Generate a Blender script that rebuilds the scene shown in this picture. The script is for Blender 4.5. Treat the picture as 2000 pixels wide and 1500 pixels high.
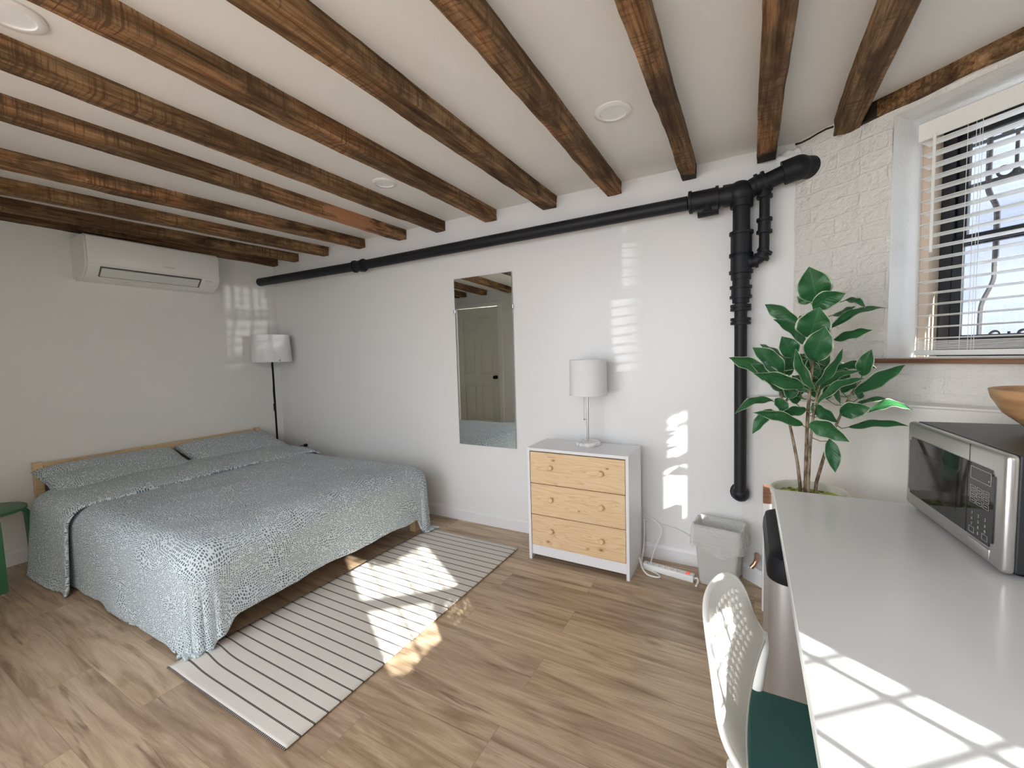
import bpy, bmesh, math, random
from mathutils import Vector, Matrix, noise
R = math.radians
random.seed(7)
S = bpy.context.scene
for o in list(bpy.data.objects): bpy.data.objects.remove(o)

# ---------------------------------------------------------------- camera, world, lights, exposure
cam_d = bpy.data.cameras.new('camera'); cam = bpy.data.objects.new('camera', cam_d)
S.collection.objects.link(cam); S.camera = cam
cam_d.sensor_width = 36; cam_d.lens = 829.85 / 2000 * 36; cam_d.clip_start = .02; cam_d.clip_end = 200
yaw, pitch, roll = -.5089, -.0671, -.0284
CAM = Vector((4.145, -2.616, 1.261))
_f = Vector((math.sin(yaw) * math.cos(pitch), math.cos(yaw) * math.cos(pitch), math.sin(pitch)))
_r = Vector((math.cos(yaw), -math.sin(yaw), 0)); _u = _r.cross(_f)
_r2 = _r * math.cos(roll) + _u * math.sin(roll); _u2 = -_r * math.sin(roll) + _u * math.cos(roll)
cam.matrix_world = Matrix(((_r2.x, _u2.x, -_f.x, CAM.x), (_r2.y, _u2.y, -_f.y, CAM.y), (_r2.z, _u2.z, -_f.z, CAM.z), (0, 0, 0, 1)))

S.view_settings.view_transform = 'Standard'; S.view_settings.look = 'None'
S.view_settings.gamma = 1; S.view_settings.use_curve_mapping = False
S.view_settings.exposure = 0.70
S.cycles.use_denoising = True
S.cycles.max_bounces = 10; S.cycles.diffuse_bounces = 6; S.cycles.glossy_bounces = 4
S.cycles.transparent_max_bounces = 16
S.cycles.caustics_reflective = False; S.cycles.caustics_refractive = False
S.cycles.sample_clamp_indirect = 8

W = bpy.data.worlds.new('sky'); S.world = W; W.use_nodes = True
wn, wl = W.node_tree.nodes, W.node_tree.links
bg = wn['Background']; bg.inputs['Strength'].default_value = 2.6
tc = wn.new('ShaderNodeTexCoord'); nz = wn.new('ShaderNodeTexNoise'); cr = wn.new('ShaderNodeValToRGB')
nz.inputs['Scale'].default_value = 5; nz.inputs['Detail'].default_value = 4
cr.color_ramp.elements[0].position = .35; cr.color_ramp.elements[0].color = (.84, .92, 1.06, 1)
cr.color_ramp.elements[1].position = .65; cr.color_ramp.elements[1].color = (.95, .985, 1.03, 1)
wl.new(tc.outputs['Generated'], nz.inputs['Vector']); wl.new(nz.outputs['Fac'], cr.inputs['Fac']); wl.new(cr.outputs['Color'], bg.inputs['Color'])

def aim(o, d): o.rotation_euler = Vector(d).to_track_quat('-Z', 'Y').to_euler()
sd = bpy.data.lights.new('sun', 'SUN'); sun = bpy.data.objects.new('sun', sd); S.collection.objects.link(sun)
sd.energy = 20; sd.angle = R(.6); sd.color = (1, .96, .88)
SUNDIR = Vector((-.85, .53, -.49)); aim(sun, SUNDIR); sun.location = (9, -5, 4)
def spot(name, pos, tgt, power, size):
    d = bpy.data.lights.new(name, 'SPOT'); o = bpy.data.objects.new(name, d); S.collection.objects.link(o)
    d.energy = power; d.spot_size = R(size); d.spot_blend = .25; d.shadow_soft_size = .012; d.color = (1, .99, .95)
    o.location = pos; aim(o, Vector(tgt) - Vector(pos)); return o
# sun glints thrown back through the window by panes across the street
spot('glint_back_wall', (12.16, -2.67, 1.90), (3.58, 0, 1.58), 2300, 6.4)
spot('glint_left_wall', (13.0, -.87, 2.22), (0, -.52, 1.70), 1000, 4.4).data.shadow_soft_size = .03
def portal(loc, rot, sx, sy):
    d = bpy.data.lights.new('portal', 'AREA'); d.shape = 'RECTANGLE'; d.size = sx; d.size_y = sy; d.cycles.is_portal = True
    o = bpy.data.objects.new('portal', d); S.collection.objects.link(o); o.location = loc; o.rotation_euler = rot

# ---------------------------------------------------------------- geometry helpers
def link(o): S.collection.objects.link(o); return o
def mk(name, bm, mat, parent=None, smooth=False):
    me = bpy.data.meshes.new(name); bmesh.ops.recalc_face_normals(bm, faces=bm.faces); bm.to_mesh(me); bm.free()
    o = bpy.data.objects.new(name, me); link(o)
    if mat: 
        for m in (mat if isinstance(mat, (list, tuple)) else [mat]): me.materials.append(m)
    if parent: o.parent = parent
    if smooth:
        for p in me.polygons: p.use_smooth = True
        if smooth != 'all':
            me.set_sharp_from_angle(angle=R(40))
    return o
def new(): return bmesh.new()
def xf(bm, verts, M): bmesh.ops.transform(bm, matrix=M, verts=verts)
def box(bm, a, b, bev=0, seg=2, M=None):
    a, b = Vector(a), Vector(b); c = (a + b) / 2; s = b - a
    r = bmesh.ops.create_cube(bm, size=1, matrix=Matrix.Translation(c) @ Matrix.Diagonal((abs(s.x), abs(s.y), abs(s.z), 1)))
    vs = r['verts']
    if bev:
        es = list({e for v in vs for e in v.link_edges})
        rr = bmesh.ops.bevel(bm, geom=es, offset=bev, segments=seg, affect='EDGES', profile=.5)
        vs = [v for v in rr['verts']]
        vs = list({v for f in rr['faces'] for v in f.verts} | {v for v in vs if v.is_valid})
    if M is not None: xf(bm, vs, M)
    return vs
def cyl(bm, p, q, r, r2=None, n=24, caps=True):
    p, q = Vector(p), Vector(q); d = q - p
    M = Matrix.Translation((p + q) / 2) @ d.to_track_quat('Z', 'Y').to_matrix().to_4x4()
    return bmesh.ops.create_cone(bm, cap_ends=caps, segments=n, radius1=r, radius2=r if r2 is None else r2, depth=d.length, matrix=M)['verts']
def sph(bm, c, r, sc=(1, 1, 1), u=20, v=14):
    return bmesh.ops.create_uvsphere(bm, u_segments=u, v_segments=v, radius=r, matrix=Matrix.Translation(c) @ Matrix.Diagonal((*sc, 1)))['verts']
def lathe(bm, c, prof, n=40, close=False):
    """prof: list of (r, z) turned about the vertical axis through c"""
    rings = []
    for r, z in prof:
        if r < 1e-5: rings.append([bm.verts.new((c[0], c[1], c[2] + z))])
        else: rings.append([bm.verts.new((c[0] + r * math.cos(2 * math.pi * i / n), c[1] + r * math.sin(2 * math.pi * i / n), c[2] + z)) for i in range(n)])
    for A, B in zip(rings, rings[1:]):
        for i in range(n):
            j = (i + 1) % n
            if len(A) == 1 and len(B) == 1: continue
            if len(A) == 1: bm.faces.new((A[0], B[i], B[j]))
            elif len(B) == 1: bm.faces.new((A[i], A[j], B[0]))
            else: bm.faces.new((A[i], A[j], B[j], B[i]))
def tube(bm, pts, r, n=10, caps=True):
    """pipe along a polyline; r is a number or a list"""
    pts = [Vector(p) for p in pts]; m = len(pts); rs = r if isinstance(r, (list, tuple)) else [r] * m
    t0 = (pts[1] - pts[0]).normalized(); up = Vector((0, 0, 1)) if abs(t0.z) < .9 else Vector((1, 0, 0))
    nrm = t0.cross(up).normalized(); rings = []
    for i, p in enumerate(pts):
        t = (pts[min(i + 1, m - 1)] - pts[max(i - 1, 0)]).normalized()
        nrm = (nrm - t * nrm.dot(t)).normalized(); b = t.cross(nrm)
        rings.append([bm.verts.new(p + (nrm * math.cos(2 * math.pi * k / n) + b * math.sin(2 * math.pi * k / n)) * rs[i]) for k in range(n)])
    for A, B in zip(rings, rings[1:]):
        for k in range(n): bm.faces.new((A[k], A[(k + 1) % n], B[(k + 1) % n], B[k]))
    if caps: bm.faces.new(rings[0][::-1]); bm.faces.new(rings[-1])
def smooth_path(pts, n=8):
    """Catmull-Rom through pts"""
    P = [Vector(p) for p in pts]; P = [2 * P[0] - P[1]] + P + [2 * P[-1] - P[-2]]; out = []
    for i in range(1, len(P) - 2):
        for k in range(n):
            t = k / n; a, b, c, d = P[i - 1:i + 3]
            out.append(.5 * ((2 * b) + (c - a) * t + (2 * a - 5 * b + 4 * c - d) * t * t + (3 * b - a - 3 * c + d) * t ** 3))
    out.append(P[-2]); return out
def empty(name, loc, label, cat, group=None, rz=0):
    o = bpy.data.objects.new(name, None); link(o); o.location = loc; o.rotation_euler = (0, 0, rz); o.empty_display_size = .1
    o['label'] = label; o['category'] = cat
    if group: o['group'] = group
    return o
def tag(o, label, cat, group=None):
    o['label'] = label; o['category'] = cat
    if group: o['group'] = group
    return o
def struct(o, kind='structure'): o['kind'] = kind; return o
def setparent(o, p):
    bpy.context.view_layer.update(); o.parent = p; o.matrix_parent_inverse = p.matrix_world.inverted()
def grid(bm, P, uvs=None, close_u=False):
    """P[i][j] of points -> quads"""
    V = [[bm.verts.new(p) for p in row] for row in P]; fs = []
    lay = bm.loops.layers.uv.verify() if uvs else None
    for i in range(len(V) - 1):
        for j in range(len(V[0]) - 1):
            f = bm.faces.new((V[i][j], V[i + 1][j], V[i + 1][j + 1], V[i][j + 1])); fs.append(f)
            if uvs:
                for l, (a, b) in zip(f.loops, ((i, j), (i + 1, j), (i + 1, j + 1), (i, j + 1))): l[lay].uv = uvs[a][b]
    return V, fs

# ---------------------------------------------------------------- material helpers
class M_:
    def __init__(s, name, col=(.8, .8, .8), rough=.5, metal=0, spec=.5, **kw):
        s.m = bpy.data.materials.new(name); s.m.use_nodes = True
        s.n, s.l = s.m.node_tree.nodes, s.m.node_tree.links
        s.b = s.n['Principled BSDF']
        s.set('Base Color', (*col, 1)); s.set('Roughness', rough); s.set('Metallic', metal); s.set('Specular IOR Level', spec)
        for k, v in kw.items(): s.set(k, v)
    def set(s, k, v): s.b.inputs[k].default_value = v
    def coord(s, kind='Object'): 
        t = s.n.new('ShaderNodeTexCoord'); return t.outputs[kind]
    def mapping(s, vec, scale=(1, 1, 1), rot=(0, 0, 0), loc=(0, 0, 0)):
        m = s.n.new('ShaderNodeMapping'); m.inputs['Scale'].default_value = scale; m.inputs['Rotation'].default_value = rot; m.inputs['Location'].default_value = loc
        s.l.new(vec, m.inputs['Vector']); return m.outputs[0]
    def noise(s, vec, scale=5, detail=4, rough=.5, dist=0, out='Fac'):
        t = s.n.new('ShaderNodeTexNoise'); t.inputs['Scale'].default_value = scale; t.inputs['Detail'].default_value = detail
        t.inputs['Roughness'].default_value = rough; t.inputs['Distortion'].default_value = dist
        if vec is not None: s.l.new(vec, t.inputs['Vector'])
        return t.outputs[out]
    def ramp(s, fac, stops, interp='LINEAR'):
        r = s.n.new('ShaderNodeValToRGB'); e = r.color_ramp.elements; r.color_ramp.interpolation = interp
        while len(e) < len(stops): e.new(.5)
        for k, (p, c) in zip(e, stops): k.position = p; k.color = (*c, 1) if len(c) == 3 else c
        s.l.new(fac, r.inputs['Fac']); return r.outputs['Color']
    def g(s, fac, a, b, lo=0, hi=1): return s.ramp(fac, [(a, (lo,) * 3), (b, (hi,) * 3)])
    def mix(s, a, b, fac, mode='MIX'):
        x = s.n.new('ShaderNodeMix'); x.data_type = 'RGBA'; x.blend_type = mode
        for sock, v in ((x.inputs[0], fac), (x.inputs[6], a), (x.inputs[7], b)):
            if hasattr(v, 'links') or isinstance(v, bpy.types.NodeSocket): s.l.new(v, sock)
            else: sock.default_value = v if isinstance(v, (int, float)) else (*v, 1)
        return x.outputs[2]
    def math(s, op, a, b=None, c=None):
        x = s.n.new('ShaderNodeMath'); x.operation = op
        for i, v in enumerate((a, b, c)):
            if v is None: continue
            if isinstance(v, bpy.types.NodeSocket): s.l.new(v, x.inputs[i])
            else: x.inputs[i].default_value = v
        return x.outputs[0]
    def sep(s, vec):
        x = s.n.new('ShaderNodeSeparateXYZ'); s.l.new(vec, x.inputs[0]); return x.outputs
    def comb(s, a, b, c):
        x = s.n.new('ShaderNodeCombineXYZ')
        for i, v in enumerate((a, b, c)):
            if isinstance(v, bpy.types.NodeSocket): s.l.new(v, x.inputs[i])
            else: x.inputs[i].default_value = v
        return x.outputs[0]
    def col(s, c): s.l.new(c, s.b.inputs['Base Color']); return s
    def inp(s, k, c): s.l.new(c, s.b.inputs[k]); return s
    def bump(s, h, strength=.3, dist=.01):
        b = s.n.new('ShaderNodeBump'); b.inputs['Strength'].default_value = strength; b.inputs['Distance'].default_value = dist
        s.l.new(h, b.inputs['Height']); s.l.new(b.outputs[0], s.b.inputs['Normal']); return s
def M(*a, **k): return M_(*a, **k).m

# painted walls: satin white
def wallmat(name, col, rough, bs=.02):
    m = M_(name, col, rough, spec=.5); v = m.coord()
    m.bump(m.noise(v, 60, 3), bs, .003); return m.m
m_wall = wallmat('white_satin_paint', (.80, .80, .79), .30)
m_wall_left = wallmat('warm_white_paint', (.81, .81, .78), .34)
m_ceil = wallmat('ceiling_paint', (.82, .81, .785), .6)
m_trim = wallmat('baseboard_paint', (.80, .79, .79), .4)

# painted rough brick
mb = M_('painted_brick', (.80, .785, .745), .42)
v = mb.coord('UV'); br = mb.n.new('ShaderNodeTexBrick'); br.offset = .5
wv = mb.n.new('ShaderNodeVectorMath'); wv.operation = 'ADD'
nzc = mb.noise(v, 7, 3, out='Color'); sc_ = mb.n.new('ShaderNodeVectorMath'); sc_.operation = 'SCALE'; sc_.inputs['Scale'].default_value = .035
mb.l.new(nzc, sc_.inputs[0]); mb.l.new(v, wv.inputs[0]); mb.l.new(sc_.outputs[0], wv.inputs[1]); mb.l.new(wv.outputs[0], br.inputs['Vector'])
for k, x in (('Scale', 1), ('Mortar Size', .007), ('Mortar Smooth', 1.0), ('Brick Width', .21), ('Row Height', .072), ('Bias', 0)): br.inputs[k].default_value = x
for k, c in (('Color1', 1), ('Color2', .75), ('Mortar', .1)): br.inputs[k].default_value = (c, c, c, 1)
h1 = mb.noise(v, 22, 6, .65); h2 = mb.noise(v, 9, 3, .5, 1.2)
hh = mb.math('ADD', mb.math('MULTIPLY', br.outputs['Color'], .13), mb.math('ADD', mb.math('MULTIPLY', h1, .7), mb.math('MULTIPLY', h2, .9)))
mb.bump(hh, .85, .024)
m_brick = mb.m
mr = M_('rough_plaster_reveal', (.83, .83, .82), .5); v = mr.coord(); mr.bump(mr.noise(v, 14, 5, .6), .35, .015); m_reveal = mr.m

# floor planks
mf = M_('oak_laminate', (.4, .3, .2), .34, spec=.35); v = mf.coord()
bt = mf.n.new('ShaderNodeTexBrick'); bt.offset = .37; bt.offset_frequency = 2
mf.l.new(mf.mapping(v, loc=(.25, .0, 0)), bt.inputs['Vector'])
for k, x in (('Scale', 1), ('Mortar Size', .0012), ('Mortar Smooth', .4), ('Brick Width', 1.22), ('Row Height', .182), ('Bias', 0)): bt.inputs[k].default_value = x
bt.inputs['Color1'].default_value = (0, 0, 0, 1); bt.inputs['Color2'].default_value = (1, 1, 1, 1); bt.inputs['Mortar'].default_value = (.5, .5, .5, 1)
rnd = mf.sep(bt.outputs['Color'])[0]; xyz = mf.sep(v)
gx = mf.math('ADD', xyz[0], mf.math('MULTIPLY', rnd, 37.0)); gv = mf.comb(gx, xyz[1], mf.math('MULTIPLY', rnd, 9.0))
fine = mf.noise(mf.mapping(gv, scale=(3, 70, 1)), 1.6, 6, .62)
wav = mf.noise(mf.mapping(gv, scale=(1.1, 9, 1)), 1.5, 4, .55, 1.4)
strk = mf.noise(mf.mapping(gv, scale=(1.6, 26, 1)), 1.2, 3, .5, 1.0)
base = mf.ramp(wav, [(.28, (.27, .182, .108)), (.44, (.43, .315, .212)), (.58, (.54, .412, .29)), (.75, (.62, .49, .36))])
base = mf.mix(base, mf.ramp(fine, [(.3, (.62, .57, .54)), (.62, (1.12, 1.1, 1.08))]), .45, 'MULTIPLY')
base = mf.mix(base, mf.ramp(rnd, [(0, (.82, .80, .80)), (.5, (1, .98, .95)), (1, (1.12, 1.13, 1.1))]), .9, 'MULTIPLY')
base = mf.mix(base, (.15, .095, .06), mf.g(strk, .62, .72, 0, .75))
base = mf.mix(base, (.14, .10, .07), mf.math('MULTIPLY', bt.outputs['Fac'], .55))
mf.col(base); mf.bump(mf.math('SUBTRACT', mf.math('MULTIPLY', fine, .3), bt.outputs['Fac']), .12, .002)
m_floor = mf.m

# old timber
def timber(name, seed, warm=1.0, dark=0.0):
    m = M_(name, (.25, .13, .06), .72, spec=.25); v = m.mapping(m.coord(), loc=(seed * 3.1, seed * 7.7, seed))
    g = m.noise(m.mapping(v, scale=(42, 1.6, 42)), 1.6, 8, .72, .9)
    g2 = m.noise(m.mapping(v, scale=(12, .8, 12)), 1.8, 5, .6, 1.2)
    big = m.noise(m.mapping(v, scale=(5, 1.5, 5)), 1.5, 4, .6, .8)
    saw = m.noise(m.mapping(v, scale=(6, 75, 4), rot=(0, 0, R(16))), 1.0, 4, .65, .9)
    saw2 = m.noise(m.mapping(v, scale=(6, 70, 4), rot=(0, 0, R(-28))), 1.0, 3, .6, .5)
    pt = m.noise(m.mapping(v, scale=(2, 1, 2)), 2.6, 3, .55)
    gg = m.math('ADD', m.math('MULTIPLY', g, .6), m.math('MULTIPLY', g2, .4))
    c = m.ramp(gg, [(.36, (.05, .024, .010)), (.45, (.15, .080, .034)), (.53, (.27, .165, .083)), (.66, (.44, .295, .168))])
    c = m.mix(c, m.ramp(big, [(.40, (.34, .27, .23)), (.50, (.80, .77, .73)), (.60, (1.15 * warm, 1.04, .92))]), .85, 'MULTIPLY')
    c = m.mix(c, (.075, .036, .016), m.math('MULTIPLY', m.g(saw, .50, .60), m.math('MULTIPLY', m.g(pt, .38, .56), .75)))
    c = m.mix(c, (.09, .05, .025), m.math('MULTIPLY', m.g(saw2, .53, .62), m.math('MULTIPLY', m.g(pt, .60, .44), .6)))
    c = m.mix(c, (.035, .022, .013), m.g(m.noise(v, 3.0, 6, .68), .60 - dark, .68 - dark, 0, .8))
    c = m.mix(c, (.62, .60, .56), m.g(m.noise(m.mapping(v, scale=(1, .35, 1)), 34, 3, .6), .74, .78, 0, .8))
    aw = m.n.new('ShaderNodeAttribute'); aw.attribute_name = 'worn'
    c = m.mix(c, (.50, .235, .12), m.g(m.math('ADD', aw.outputs['Fac'], m.math('MULTIPLY', m.math('SUBTRACT', m.noise(m.mapping(v, scale=(1, .3, 1)), 22, 4, .6), .5), 1.6)), .55, .72, 0, .8))
    an = m.n.new('ShaderNodeAttribute'); an.attribute_name = 'char'
    c = m.mix(c, (.012, .010, .009), m.g(m.math('ADD', an.outputs['Fac'], m.math('MULTIPLY', m.math('SUBTRACT', m.noise(v, 16, 4, .6), .5), .9)), .46, .56, 0, .92))
    m.col(c); m.bump(m.math('ADD', g, m.math('MULTIPLY', saw, .6)), .5, .006); return m.m
timbers = [timber('old_joist_timber_%s' % k, i + 1, w, d) for i, (k, w, d) in enumerate((('amber', 1.10, 0), ('umber', 1.0, .02), ('russet', 1.16, -.02), ('dusky', .93, .07)))]
mc = M_('charred_timber', (.03, .02, .012), .9); v = mc.coord(); c = mc.ramp(mc.noise(v, 14, 5, .6), [(.35, (.008, .007, .006)), (.6, (.035, .024, .016)), (.72, (.16, .085, .04))]); mc.col(c); mc.bump(mc.noise(v, 30, 5), .6, .006); m_char = mc.m

def pine(name, light=1.0, axis='x', seed=0, knots=()):
    m = M_(name, (.72, .5, .27), .38, spec=.4); v = m.mapping(m.coord(), loc=(seed, seed * 2.3, seed * .7))
    c0 = None; st = {'x': (1.2, 8, 22), 'y': (8, 1.2, 22), 'z': (22, 22, 1.2)}[axis]
    a = m.noise(m.mapping(v, scale=st), 1.0, 2, .5, .5)
    rings = m.math('FRACT', m.math('MULTIPLY', a, 13.0))
    c = m.ramp(rings, [(.0, (.78 * light, .59 * light, .37 * light)), (.62, (.75 * light, .54 * light, .31 * light)), (.86, (.66 * light, .44 * light, .235 * light)), (1, (.78 * light, .59 * light, .37 * light))])
    k = m.g(m.noise(m.mapping(v, scale=(1, 1, 2.2)), 5.2, 1, .3), .76, .79, 0, .8)
    c = m.mix(c, (.26, .12, .05), k)
    if knots:
        q = m.sep(m.coord()); wob = m.math('MULTIPLY', m.math('SUBTRACT', m.noise(m.coord(), 60, 2), .5), .006)
        for kx, kz, kr in knots:
            dx = m.math('MULTIPLY', m.math('SUBTRACT', q[0], kx), .6); dz = m.math('SUBTRACT', q[2], kz)
            d = m.math('ADD', m.math('SQRT', m.math('ADD', m.math('MULTIPLY', dx, dx), m.math('MULTIPLY', dz, dz))), wob)
            c = m.mix(c, (.55, .31, .13), m.g(d, kr, kr * 2.4, .8, 0)); c = m.mix(c, (.20, .085, .035), m.g(d, kr * .5, kr * .9, .9, 0))
    m.col(c); return m.m
m_pine = pine('knotty_pine_drawer'); m_pine_bed = pine('pine_bed_frame', .88, 'y', 3); m_pine_knob = pine('pine_knob', 1.0, 'y', 5)
m_jamb = M('pale_wood_jamb', (.62, .50, .39), .5); 
msl = M_('brown_sill_wood', (.2, .09, .05), .4); v = msl.coord(); msl.col(msl.ramp(msl.noise(msl.mapping(v, scale=(3, 3, 60)), 1.2, 5), [(.3, (.14, .055, .03)), (.7, (.30, .15, .085))])); m_sill = msl.m

m_white = M('white_lacquer', (.80, .80, .815), .32)
m_desk = M('white_desk_laminate', (.74, .75, .75), .16, spec=.5)
m_deskedge = M('pale_green_white_edge', (.66, .70, .66), .3)
m_plastic = M('white_plastic', (.82, .815, .79), .25)
m_ac = M('glossy_white_casing', (.78, .775, .74), .18)
m_acdark = M('vent_slot_shadow_grey', (.10, .10, .10), .6)
m_acvane = M('pale_grey_vane', (.66, .68, .65), .3)
mp = M_('black_pipe_paint', (.010, .011, .014), .5, spec=.35); v = mp.coord(); mp.bump(mp.noise(v, 45, 4), .25, .004); m_pipe = mp.m
m_copper = M('copper', (.62, .36, .25), .3, 1.0)
m_steel = M('brushed_steel', (.60, .595, .585), .34, 1.0)
m_steeldark = M('chrome', (.55, .55, .55), .15, 1.0)
m_black = M('black_plastic', (.012, .013, .015), .5, spec=.12)
m_blackglass = M('black_glass', (.010, .012, .014), .04, spec=.6)
m_mwcase = M('black_painted_steel', (.022, .024, .028), .38)
m_print = M('grey_panel_print', (.45, .45, .46), .5)
m_mirror = M('mirror_glass', (.86, .90, .885), .015, 1.0)
m_mirroredge = M('mirror_edge', (.35, .42, .40), .2)
mg = M_('green_paint', (.05, .17, .075), .38); v = mg.coord(); mg.col(mg.mix((.055, .19, .085), (.035, .12, .055), mg.noise(v, 6, 3))); m_green = mg.m
mcu = M_('dark_green_cushion', (.03, .095, .085), .75, spec=.25); v = mcu.coord(); mcu.bump(mcu.noise(v, 300, 2), .15, .001); m_cush = mcu.m
m_winblack = M('black_window_frame', (.010, .012, .018), .35)
m_iron = M('grey_iron', (.12, .115, .125), .6)
m_red = M('red_switch', (.5, .03, .02), .3, **{'Emission Color': (1, .12, .06, 1), 'Emission Strength': .35})
m_slot = M('socket_slot_black', (.02, .02, .02), .5)
m_grey = M('dark_grey_sheet', (.085, .09, .095), .85)
ms = M_('linen_lampshade', (.80, .80, .81), .8); v = ms.coord(); ms.bump(ms.noise(v, 220, 2), .1, .001); m_shade = ms.m
ms.set('Transmission Weight', 0)
mm = M_('marbled_white_base', (.8, .8, .79), .3); v = mm.coord(); mm.col(mm.ramp(mm.noise(v, 22, 5, .6, 1.5), [(.4, (.60, .60, .60)), (.55, (.84, .84, .82))])); m_marble = mm.m
mbw = M_('turned_wood_bowl', (.45, .25, .12), .35); v = mbw.coord(); mbw.col(mbw.ramp(mbw.noise(mbw.mapping(v, scale=(6, 6, 40)), 1.4, 4), [(.3, (.30, .155, .065)), (.7, (.56, .34, .17))])); m_bowl = mbw.m
mpt = M_('cream_ribbed_pot', (.72, .70, .63), .55); m_pot = mpt.m
mms = M_('moss', (.2, .25, .05), .9); v = mms.coord(); mms.col(mms.ramp(mms.noise(v, 60, 4), [(.35, (.08, .10, .02)), (.5, (.36, .42, .08)), (.68, (.75, .78, .25))])); mms.bump(mms.noise(v, 80, 4), 1, .01); m_moss = mms.m
mst = M_('mottled_stem', (.2, .14, .09), .6); v = mst.coord(); mst.col(mst.ramp(mst.noise(mst.mapping(v, scale=(1, 1, .4)), 60, 3), [(.4, (.10, .06, .035)), (.6, (.34, .26, .17))])); m_stem = mst.m
# leaves: dark green blade, pale margin, veins (UV: u across -1..1 -> 0..1, v along)
ml = M_('variegated_leaf', (.03, .12, .04), .28, spec=.5); uv = ml.sep(ml.coord('UV')); ob = ml.coord()
ac = ml.math('ABSOLUTE', ml.math('SUBTRACT', ml.math('MULTIPLY', uv[0], 2.0), 1.0))
oi = ml.n.new('ShaderNodeObjectInfo')
vein = ml.math('ABSOLUTE', ml.math('SINE', ml.math('MULTIPLY', ml.math('SUBTRACT', uv[1], ml.math('MULTIPLY', ac, .28)), 26.0)))
c = ml.mix((.010, .078, .034), (.055, .21, .07), ml.noise(ob, 11, 3))
c = ml.mix(c, (.05, .22, .06), ml.g(vein, .0, .22, .45, 0)); c = ml.mix(c, (.10, .30, .10), ml.g(ac, .0, .06, .55, 0))
edge = ml.math('ADD', ac, ml.math('MULTIPLY', ml.noise(ob, 55, 2), .09))
c = ml.mix(c, (.62, .70, .50), ml.g(edge, .93, .97, 0, .95)); ml.col(c)
ml.inp('Roughness', ml.g(ml.noise(ob, 30, 2), .3, .7, .22, .42)); ml.bump(vein, .15, .003)
tr = ml.n.new('ShaderNodeBsdfTranslucent'); ml.l.new(ml.mix(c, (.25, .6, .1), .4), tr.inputs['Color'])
mx = ml.n.new('ShaderNodeMixShader'); mx.inputs[0].default_value = .25
ml.l.new(ml.b.outputs[0], mx.inputs[1]); ml.l.new(tr.outputs[0], mx.inputs[2]); ml.l.new(mx.outputs[0], ml.n['Material Output'].inputs[0]); m_leaf = ml.m

# glass
def glassmat(name, tint, gl=.06, rough=.0):
    m = bpy.data.materials.new(name); m.use_nodes = True; n, l = m.node_tree.nodes, m.node_tree.links
    n.remove(n['Principled BSDF']); t = n.new('ShaderNodeBsdfTransparent'); t.inputs[0].default_value = (*tint, 1)
    g = n.new('ShaderNodeBsdfGlossy'); g.inputs['Roughness'].default_value = .02
    x = n.new('ShaderNodeMixShader'); x.inputs[0].default_value = gl
    l.new(t.outputs[0], x.inputs[1]); l.new(g.outputs[0], x.inputs[2]); l.new(x.outputs[0], n['Material Output'].inputs[0]); return m
m_glass = glassmat('window_glass', (.93, .95, .96))
m_bag = None
mbg = bpy.data.materials.new('thin_clear_bag'); mbg.use_nodes = True; n, l = mbg.node_tree.nodes, mbg.node_tree.links
bs = n['Principled BSDF']; bs.inputs['Base Color'].default_value = (.86, .86, .84, 1); bs.inputs['Roughness'].default_value = .22
t = n.new('ShaderNodeBsdfTransparent'); x = n.new('ShaderNodeMixShader'); x.inputs[0].default_value = .36
l.new(t.outputs[0], x.inputs[1]); l.new(bs.outputs[0], x.inputs[2]); l.new(x.outputs[0], n['Material Output'].inputs[0])
tcb = n.new('ShaderNodeTexCoord'); nb = n.new('ShaderNodeTexNoise'); nb.inputs['Scale'].default_value = 22; nb.inputs['Distortion'].default_value = 1.5
bb = n.new('ShaderNodeBump'); bb.inputs['Strength'].default_value = .8; bb.inputs['Distance'].default_value = .02
l.new(tcb.outputs['Object'], nb.inputs['Vector']); l.new(nb.outputs['Fac'], bb.inputs['Height']); l.new(bb.outputs[0], bs.inputs['Normal']); m_bag = mbg
mbk = bpy.data.materials.new('frosted_bin_plastic'); mbk.use_nodes = True; n, l = mbk.node_tree.nodes, mbk.node_tree.links
bs = n['Principled BSDF']; bs.inputs['Base Color'].default_value = (.74, .74, .71, 1); bs.inputs['Roughness'].default_value = .4
t = n.new('ShaderNodeBsdfTransparent'); t.inputs[0].default_value = (.85, .85, .82, 1); x = n.new('ShaderNodeMixShader'); x.inputs[0].default_value = .62
l.new(t.outputs[0], x.inputs[1]); l.new(bs.outputs[0], x.inputs[2]); l.new(x.outputs[0], n['Material Output'].inputs[0]); m_bin = mbk

# bedding print: small blue-grey dashes flowing in swirls on off-white
def printmat(name, dark=(.115, .175, .215), lightc=(.66, .715, .73)):
    m = M_(name, (.6, .6, .6), .85, spec=.15); uvv = m.coord('UV')
    f1 = m.noise(uvv, 5.0, 1, .5, out='Color'); vs = m.n.new('ShaderNodeVectorMath'); vs.operation = 'MULTIPLY_ADD'
    m.l.new(f1, vs.inputs[0]); vs.inputs[1].default_value = (.12, .12, 0); m.l.new(uvv, vs.inputs[2])
    vo = m.n.new('ShaderNodeTexVoronoi'); vo.feature = 'DISTANCE_TO_EDGE'; vo.inputs['Scale'].default_value = 1; vo.inputs['Randomness'].default_value = .45
    m.l.new(m.mapping(vs.outputs[0], scale=(86, 122, 1)), vo.inputs['Vector'])
    m.col(m.ramp(vo.outputs['Distance'], [(.14, lightc), (.23, dark)]))
    m.bump(m.noise(uvv, 260, 2), .1, .001); return m.m
m_print_fab = printmat('dotted_bedding_cotton')

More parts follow.
